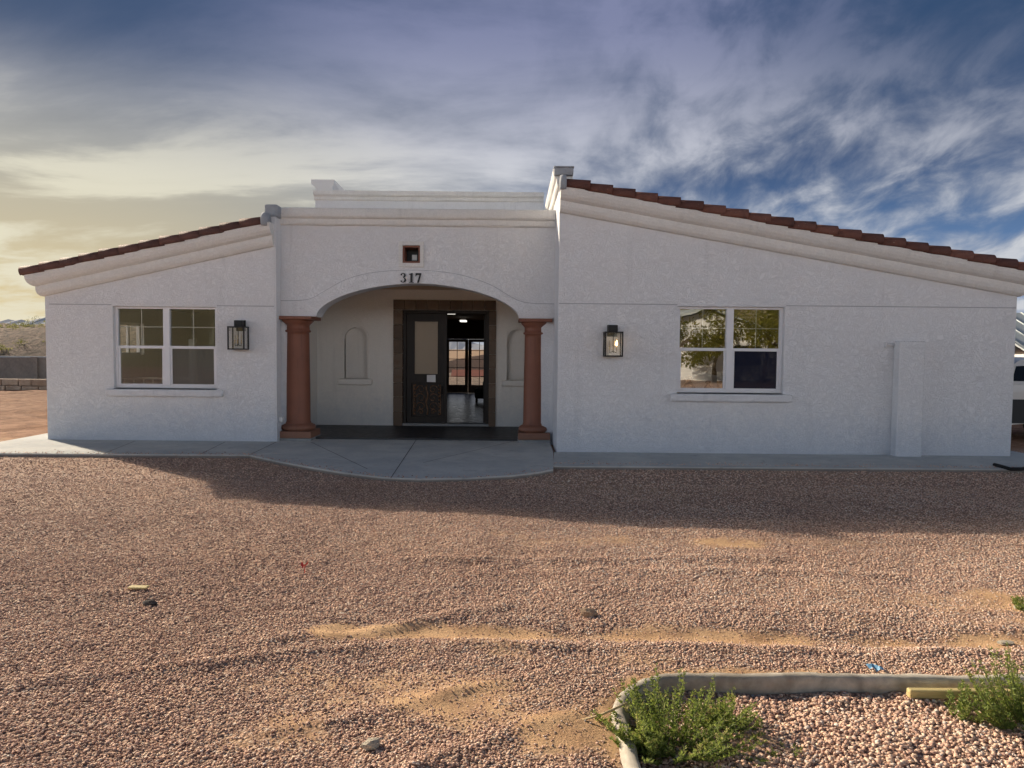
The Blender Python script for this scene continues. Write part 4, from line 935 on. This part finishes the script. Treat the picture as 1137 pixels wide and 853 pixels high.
mb = MB(); mb.tube([pa, (pa+pb)/2+Vector((0, 0, .012)), pb+Vector((.03, .01, .05))], [.004, .006, .005], 6); obj('twig', mb, M['twig'], label='dry straw coloured twig poking out left of the big weed', cat='twig', origin=tuple(pa))
pts = [onground(x, y, .02) for x, y in ((1104, 516), (1112, 518), (1122, 521), (1134, 521), (1150, 519), (1170, 522))]
mb = MB(); mb.tube(pts, .028, 8); obj('hose', mb, M['black_rubber'], label='black drain hose lying at the right end of the walk', cat='hose', origin=tuple(pts[0]))

# ------------------------------------------------------------------ plants
def leaf_mat(name, a, b, dry):
    t = NT(name); tn = t.attr('tint'); c = t.mix(tn, a, b); c = t.mix(t.smooth(tn, .9, .96), c, dry)
    d = t.bsdf(c, .6, spec=.25); tr = t.nt.nodes.new('ShaderNodeBsdfTranslucent'); t.set(tr.inputs[0], t.mix(.5, c, (.30, .36, .05)))
    mx = t.nt.nodes.new('ShaderNodeMixShader'); mx.inputs[0].default_value = .5; t.set(mx.inputs[1], d); t.set(mx.inputs[2], tr.outputs[0]); return t.out(mx.outputs[0])
M['weed'] = leaf_mat('weed_leaf', (.13, .20, .05), (.42, .48, .15), (.62, .54, .24))
M['weed_stem'] = plain('weed_stem', (.14, .16, .055), .7)
M['tree_leaf'] = leaf_mat('tree_leaf', (.08, .085, .014), (.26, .23, .04), (.36, .30, .07))
M['bush_leaf'] = leaf_mat('dry_bush_leaf', (.10, .075, .05), (.22, .165, .11), (.36, .29, .20))
M['bark'] = wood('bark', (.06, .045, .03), (.14, .11, .075), .9)
def leaf(m, p, d, L, W, g):
    d = d.normalized(); s = d.cross(Vector((g.uniform(-1, 1), g.uniform(-1, 1), g.uniform(.2, 1)))).normalized()*W/2
    q = d.cross(s).normalized()*L*.12
    m.add([p, p+d*L*.5+s+q, p+d*L, p+d*L*.5-s+q], [(0, 1, 2, 3)])
def weed(name, px, py, z, spread, H, ns, nl, seed, label, lean=(0, 0), Ls=.026):
    c = onground(px, py, z); g = random.Random(seed); st = MB(); lf = MB()
    for i in range(ns):
        a_ = g.uniform(0, 6.283); rr = spread*math.sqrt(g.random()); b = Vector((c.x+rr*.45*math.cos(a_), c.y+rr*.45*math.sin(a_), z-.01))
        h = H*g.uniform(.35, 1.1)*(1-.45*(rr/spread)**2); tip = b+Vector((rr*.75*math.cos(a_)+lean[0]*g.random(), rr*.75*math.sin(a_)+lean[1]*g.random(), h)); ben = Vector((math.cos(a_), math.sin(a_), 0))*rr*.25
        dry = .45 if g.random() < .10 else 0
        P = [b, b.lerp(tip, .35)+ben*.3+Vector((0, 0, h*.06)), b.lerp(tip, .7)+ben*.35+Vector((0, 0, h*.06)), tip]
        st.tube(P, [.0026, .0022, .0017, .0008], 4, False)
        for k in range(nl):
            t = g.uniform(.12, 1.0); s = t*3; j = min(2, int(s)); p = P[j].lerp(P[j+1], s-j)
            th = g.uniform(0, 6.283); d = Vector((math.cos(th), math.sin(th), g.uniform(.1, 1.1)))
            lf.tint = min(1, max(0, g.gauss(.45, .25)+.3*(t-.5)+dry)) 
            L = Ls*g.uniform(.55, 1.25)*(1.25-.7*t)
            leaf(lf, p, d, L, L*.46, g)
            if g.random() < .5: leaf(lf, p+d.normalized()*L*.5, d+Vector((g.uniform(-.8, .8), g.uniform(-.8, .8), .2)), L*.7, L*.25, g)
    e_ = empty(name, (c.x, c.y, z), label, 'weed', 'green weeds by the kerb')
    obj('stem', st, M['weed_stem'], e_, fixn=False); obj('foliage', lf, M['weed'], e_, fixn=False)
weed('weed', 748, 830, -.12, .36, .33, 105, 58, 1, 'large bushy green weed at the left corner of the planting island', (.04, 0))
weed('weed', 806, 812, -.12, .17, .19, 42, 40, 2, 'low green weed spreading over gravel just right of the biggest weed')
weed('weed', 712, 838, -.09, .10, .20, 30, 40, 6, 'small pale weed on the kerb left of the biggest weed')
weed('weed', 1138, 812, -.12, .25, .43, 80, 52, 3, 'tall green weed at the right end of the kerb beside the yellow batten', (-.03, .05))
weed('weed', 1072, 800, -.12, .09, .22, 16, 34, 4, 'thin green weed growing across the yellow batten')
weed('weed', 1136, 676, -.05, .08, .10, 14, 30, 5, 'tiny green tuft at the right edge of the open gravel')
weed('weed', 870, 850, -.10, .16, .07, 16, 24, 7, 'sparse yellow green seedling in the near planting gravel', (0, 0), .02)

# ------------------------------------------------------------------ left background
mb = MB(); g = random.Random(9)
p0 = onground(-60, 432, 0); p1 = onground(90, 433, 0); Yw = 28.5
x = -24.0
for row in range(2):
    x = -24.0+(.3 if row else 0)
    while x < -11.0:
        w = g.uniform(.5, .75); mb.tint = g.random(); mb.box(x, x+w-.03, Yw+g.uniform(-.02, .02), Yw+.4, -.15+row*.27, -.15+row*.27+.26, .03); x += w
obj('block_wall', mb, M['block'], label='low tan block retaining wall across the yard left of the house', cat='wall', origin=(-17, Yw, 0))
mb = MB(); mb.box(-32, -11, 33, 33.25, -.1, 1.14); 
for k in range(9): mb.box(-32+2.5*k, -31.7+2.5*k, 32.9, 33.0, -.1, 1.2)
yw = obj('yard_wall', mb, M['grey_wall'], label='grey weathered yard wall with a steel top rail behind the block wall', cat='wall', origin=(-20, 33, 0))
mb = MB(); mb.box(-32, -11, 32.94, 33.3, 1.145, 1.22, .01); obj('top_rail', mb, M['mortar'], yw)
# a scrub covered bank behind it
def bank():
    xs = np.linspace(-80, 10, 90); ys = np.linspace(34, 62, 40); XX, YY = np.meshgrid(xs, ys)
    t = np.clip((YY-34)/7, 0, 1)*np.clip((62-YY)/14, 0, 1)*np.clip((-9-XX)/8, 0, 1)
    Z = -.3+3.1*t**.7*(1+.25*vnoise(XX, YY, .25, 41))+.25*vnoise(XX, YY, 1.2, 42)*t
    m = MB(); nx = len(xs); m.add(np.stack([XX, YY, Z], -1).reshape(-1, 3).tolist(), [(j*nx+i, j*nx+i+1, (j+1)*nx+i+1, (j+1)*nx+i) for j in range(len(ys)-1) for i in range(nx-1)], True)
    t_ = NT('scrub_bank'); p = t_.pos(); c = t_.mix(t_.noise(p, .5, 6, .7), (.17, .11, .08), (.32, .235, .175)); c = t_.mix(t_.smooth(t_.noise(p, 2.4, 6, .75), .46, .60), c, (.085, .066, .045))
    obj('hillside', m, t_.out(t_.bsdf(c, .95, nrm=t_.bump(t_.noise(p, 5, 5, .7), .9, .2))), kind='structure', label='brown scrubby bank behind the yard wall', fixn=False)
bank()
def bush(px, Y, zc, r, n, seed, label, group, mat='bush_leaf', name='desert_bush', H=1.0, L=.16):
    c = at(px, 400, Y); g = random.Random(seed); lf = MB(); st = MB(); b = Vector((c.x, Y, zc))
    cl = [(Vector((g.gauss(0, .5), g.gauss(0, .5), g.uniform(.2, 1)*H))*r, r*g.uniform(.25, .5)) for _ in range(9)]
    for q, _ in cl: st.tube([b, b+q*.5+Vector((g.uniform(-.1, .1)*r, 0, .1*r)), b+q*1.15], [.03*r, .02*r, .006*r], 5, False)
    for k in range(n):
        q, cr = g.choice(cl); d = Vector((g.gauss(0, 1), g.gauss(0, 1), g.gauss(.1, .8))).normalized(); lf.tint = min(1, max(0, g.gauss(.45, .25))); leaf(lf, b+q+d*cr*g.random()**.5, d+Vector((0, 0, .4)), L*g.uniform(.6, 1.3), L*.3, g)
    e_ = empty(name, tuple(b), label, 'bush', group); obj('branch', st, M['bark'], e_, fixn=False); obj('foliage', lf, M[mat], e_, fixn=False)
BANKB = ((44, 43, 2.2, 1.0, 'tallest dry bush on the bank, against the left corner of the house'), (31, 45, 2.3, .8, 'middle dry bush on the crest of the bank left of the house'), (15, 44, 2.2, .65, 'small dry bush on the bank crest near the left edge of the photo'), (2, 42, 2.0, .8, 'dry bush on the bank crest at the very left edge'), (26, 38, 1.2, .7, 'dry bush low on the bank just above the middle of the yard wall'), (40, 37.5, 1.0, .6, 'low dry bush above the yard wall beside the house corner'), (9, 37.5, 1.1, .65, 'low dry bush above the yard wall near the left edge'), (20, 41, 1.8, .7, 'dry bush halfway up the bank, left of centre'), (37, 41, 1.8, .7, 'dry bush halfway up the bank, nearest the house'))
for i, (px, Y, z, r, lab) in enumerate(BANKB):
    bush(px, Y, z-.1, r, 900, 60+i, lab, 'dry bushes on the bank', L=.12)
# distant mountains
def mountains():
    m = MB(); xs = np.linspace(-2600, 2600, 260); secs = []
    base = 60+45*vnoise(xs, xs*0, .004, 51)*2+25*vnoise(xs, xs*0, .017, 52)+12*vnoise(xs, xs*0, .05, 53)
    for x, h in zip(xs, base): secs.append((x, h))
    vs = []; 
    for x, h in secs: vs += [(x, 1900, -20), (x, 2050, max(8, h*.55)), (x, 2200, max(14, h)), (x, 2600, -20)]
    m.add(vs, [(4*i+j, 4*i+4+j, 4*i+5+j, 4*i+1+j) for i in range(len(secs)-1) for j in range(3)])
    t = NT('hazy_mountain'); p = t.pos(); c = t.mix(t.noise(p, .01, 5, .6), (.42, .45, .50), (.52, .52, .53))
    obj('mountains', m, t.out(t.bsdf(c, 1, spec=0)), kind='structure', label='pale hazy mountains on the horizon', fixn=False)
mountains()
# village in the valley seen through the french doors
M['cream'] = plain('cream_render', (.55, .47, .38), .9); M['red_roof'] = plain('red_tile_roof', (.30, .10, .065), .85, vary=.3, scale=3)
def far_house(x, y, z, w, d, h, label, mw='cream'):
    e_ = empty('house', (x, y, z), label, 'house', 'valley houses seen through the hall')
    m = MB(); m.box(x-w/2, x+w/2, y-d/2, y+d/2, z, z+h); wl = obj('wall', m, M[mw], e_)
    m = MB(); m.sweep([[(xx, y-d/2-.4, z+h+.002), (xx, y, z+h+1.4), (xx, y+d/2+.4, z+h+.002)] for xx in (x-w/2-.4, x+w/2+.4)]); obj('roof', m, M['red_roof'], e_)
    for k in (-.28, 0.05, .3):
        m = MB(); m.box(x+k*w-.5, x+k*w+.5, y-d/2-.03, y-d/2+.02, z+.9, z+2.1); obj('window', m, M['car_glass'], e_)
far_house(-5.4, 64, -4.4, 5, 8, 2.6, 'left cream house with red roof seen through the far glazed doors')
far_house(-3.0, 84, -5.2, 6, 8, 3.0, 'farther cream house with red roof between two nearer ones, seen through the hall')
far_house(-2.4, 54, -3.2, 3.4, 6, 2.0, 'right low cream house seen through the far glazed doors')

# ------------------------------------------------------------------ right background: vehicle and shed
def suv(X, Y, label):
    """rear bumper at X, nose to the right, near side at Y"""
    e_ = empty('parked_suv', (X+2.3, Y+.95, -.05), label, 'car'); z0 = -.05; m = MB()
    prof = [(.04, .50), (0, .75), (.02, 1.02), (.10, 1.16), (.34, 1.60), (.48, 1.68), (1.2, 1.74), (2.2, 1.72), (2.75, 1.62), (3.35, 1.14), (4.2, 1.02), (4.55, .92), (4.64, .70), (4.62, .45)]
    def arch(cx, r=.40): return [(cx+r*math.cos(math.pi*k/10), .36+r*math.sin(math.pi*k/10)) for k in range(11)]
    prof = prof + [(4.6, .32)] + arch(3.72) + arch(.92) + [(.12, .32)]
    def ins(h): return .0 if h < 1.12 else .26*(h-1.12)/.62
    n = len(prof); vs = []
    for u, h in prof: vs.append((X+u, Y+ins(h), z0+h))
    for u, h in prof: vs.append((X+u, Y+1.9-ins(h), z0+h))
    t2 = tessellate_polygon([[Vector((p[0], p[1], 0)) for p in prof]])
    fs = [tuple(t) for t in t2]+[tuple(i+n for i in t[::-1]) for t in t2]+[(i, (i+1) % n, n+(i+1) % n, n+i) for i in range(n)]
    m.add(vs, fs); body = obj('body', m, M['car_white'], e_)
    for s_, yy in ((-1, Y), (1, Y+1.9)):
        for poly in ([(.19, 1.24), (.36, 1.55), (1.15, 1.60), (1.15, 1.24)], [(1.24, 1.24), (1.24, 1.60), (2.05, 1.59), (2.05, 1.22)], [(2.14, 1.22), (2.14, 1.58), (2.62, 1.52), (3.05, 1.20)]):
            m = MB(); m.add([(X+u, yy-s_*ins(h)+s_*.006, z0+h) for u, h in poly], [(0, 1, 2, 3)]); obj('window', m, M['car_glass'], e_)
        m = MB(); m.box(X+1.36, X+3.28, yy-.012, yy+.012, z0+.30, z0+.60, .004); m.box(X+.02, X+.48, yy-.012, yy+.012, z0+.36, z0+.84, .004); m.box(X+.03, X+4.6, yy-.008, yy+.008, z0+.80, z0+.86, .003); obj('cladding', m, M['car_dark'], e_)
        for cx in (.92, 3.72):
            m = MB(); m.sweep([[(X+cx+r*math.cos(2*math.pi*k/28), yy-s_*dy, z0+.36+r*math.sin(2*math.pi*k/28)) for k in range(28)] for r, dy in ((.22, .0), (.33, -.01), (.36, .03), (.36, .19), (.2, .21))], True); wh = obj('wheel', m, M['black_rubber'], e_)
            m = MB(); m.sweep([[(X+cx+r*math.cos(2*math.pi*k/20), yy-s_*dy, z0+.36+r*math.sin(2*math.pi*k/20)) for k in range(20)] for r, dy in ((.215, -.003), (.19, -.012), (.06, .0), (.03, -.016))], True); obj('rim', m, M['alloy'], wh)
        m = MB(); m.box(X-.012, X+.10, yy+.02*-s_-.02, yy+.02*-s_+.02, z0+.86, z0+1.14, .01); obj('tail_light', m, M['red_lens'], e_)
    m = MB(); m.add([(X+.11, Y+.2, z0+1.20), (X+.31, Y+.33, z0+1.56), (X+.31, Y+1.57, z0+1.56), (X+.11, Y+1.7, z0+1.20)], [(0, 1, 2, 3)]); 
    for v in range(4): m.v[v] = (m.v[v][0]-.012, m.v[v][1], m.v[v][2])
    obj('rear_window', m, M['car_glass'], e_)
    m = MB(); m.box(X-.06, X+.10, Y+.05, Y+1.85, z0+.40, z0+.66, .03); obj('bumper', m, M['car_dark'], e_)
suv(10.25, 15.0, 'white and black sport utility vehicle parked past the right end of the house')
e_ = empty('shed', (20, 25, 0), 'pale shed with a light metal roof behind the parked vehicle on the right', 'shed')
mb = MB(); mb.box(17.4, 26, 24, 30, -.1, 1.75); obj('wall', mb, M['white_paint'], e_)
mb = MB(); mb.sweep([[(x, 23.6, 1.752), (x, 27, 3.3), (x, 30.4, 1.752), (x, 30.4, 1.70), (x, 27, 3.2), (x, 23.6, 1.70)] for x in (17.0, 26.4)])
for k in range(16): xx = 17.1+k*.62; mb.tube([(xx, 23.6, 1.77), (xx, 27, 3.32)], .025, 4)
obj('roof', mb, M['metal_roof'], e_)
mb = MB(); mb.box(19, 20, 23.97, 24.01, -.05, 1.6); obj('door', mb, M['grey_wall'], e_)

# ------------------------------------------------------------------ across the street (only mirrored in the windows)
def tree(x, y, h, r, n, seed, label):
    g = random.Random(seed); b = Vector((x, y, -.1)); e_ = empty('tree', tuple(b), label, 'tree', 'trees across the street mirrored in the right window'); tr = MB(); lf = MB()
    top = b+Vector((.3, .2, h*.55)); tr.tube([b, b+Vector((.05, 0, h*.25)), top], [.16, .12, .08], 8); cl = []
    for k in range(9):
        a_ = k*.7+g.random(); q = top+Vector((math.cos(a_)*r*g.uniform(.3, .9), math.sin(a_)*r*g.uniform(.3, .9), h*g.uniform(-.25, .4))); tr.tube([top-Vector((0, 0, h*.1)), top.lerp(q, .5)+Vector((0, 0, .2)), q], [.06, .04, .012], 5); cl.append((q, r*g.uniform(.3, .55)))
    for k in range(n):
        q, cr = g.choice(cl); d = Vector((g.gauss(0, 1), g.gauss(0, 1), g.gauss(0, 1))).normalized(); lf.tint = g.random(); leaf(lf, q+d*cr*g.random()**.45, d+Vector((0, 0, -.5)), .22*g.uniform(.6, 1.3), .08, g)
    obj('trunk', tr, M['bark'], e_); obj('crown', lf, M['tree_leaf'], e_, fixn=False)
for k, (x, y, h, r, lab) in enumerate(((9.0, -16.5, 4.4, 2.0, 'leftmost olive tree mirrored in the right window'), (12.2, -18.5, 5.0, 2.3, 'second olive tree from the left mirrored in the right window'), (14.6, -16.8, 4.6, 2.1, 'third olive tree from the left mirrored in the right window'), (17.2, -18.0, 5.2, 2.4, 'rightmost olive tree mirrored in the right window'))):
    tree(x, y, h, r, 2600, k+1, lab)
e_ = empty('neighbour_house', (12, -24, 0), 'pale gabled house across the street, mirrored in the right window', 'house')
mb = MB(); mb.box(7, 17, -28, -20, -.2, 2.6); mb.wall([[(7, 2.6), (17, 2.6), (12, 4.3)]], -28, -20.0); obj('wall', mb, M['white_paint'], e_)
mb = MB(); mb.sweep([[(6.4, y, 2.42), (12, y, 4.42), (17.6, y, 2.42), (17.6, y, 2.55), (12, y, 4.55), (6.4, y, 2.55)] for y in (-19.5, -28.5)]); obj('roof', mb, M['metal_roof'], e_)
for xx in (8.5, 13.8): mb = MB(); mb.box(xx, xx+1.6, -20.0, -19.96, .9, 2.1); obj('window', mb, M['car_glass'], e_)
def backhill():
    xs = np.linspace(-160, 160, 100); ys = np.linspace(-110, -34, 24); XX, YY = np.meshgrid(xs, ys); t = np.clip((-34-YY)/60, 0, 1)
    Z = -.3+13*t**.9*(1+.3*vnoise(XX, YY, .04, 61))+1.5*vnoise(XX, YY, .2, 62)*t; m = MB(); nx = len(xs)
    m.add(np.stack([XX, YY, Z], -1).reshape(-1, 3).tolist(), [(j*nx+i, j*nx+i+1, (j+1)*nx+i+1, (j+1)*nx+i) for j in range(len(ys)-1) for i in range(nx-1)], True)
    t_ = NT('olive_hill'); p = t_.pos(); c = t_.mix(t_.noise(p, .25, 6, .7), (.15, .13, .07), (.32, .27, .16))
    obj('hills', m, t_.out(t_.bsdf(c, .95)), kind='structure', label='olive brown hillside across the street', fixn=False)
backhill()

# ------------------------------------------------------------------ render settings
scene.render.engine = 'CYCLES'; scene.render.resolution_x = 1024; scene.render.resolution_y = 768
scene.view_settings.view_transform = 'Standard'; scene.view_settings.look = 'None'; scene.view_settings.exposure = 0
scene.cycles.max_bounces = 8; scene.cycles.transparent_max_bounces = 12
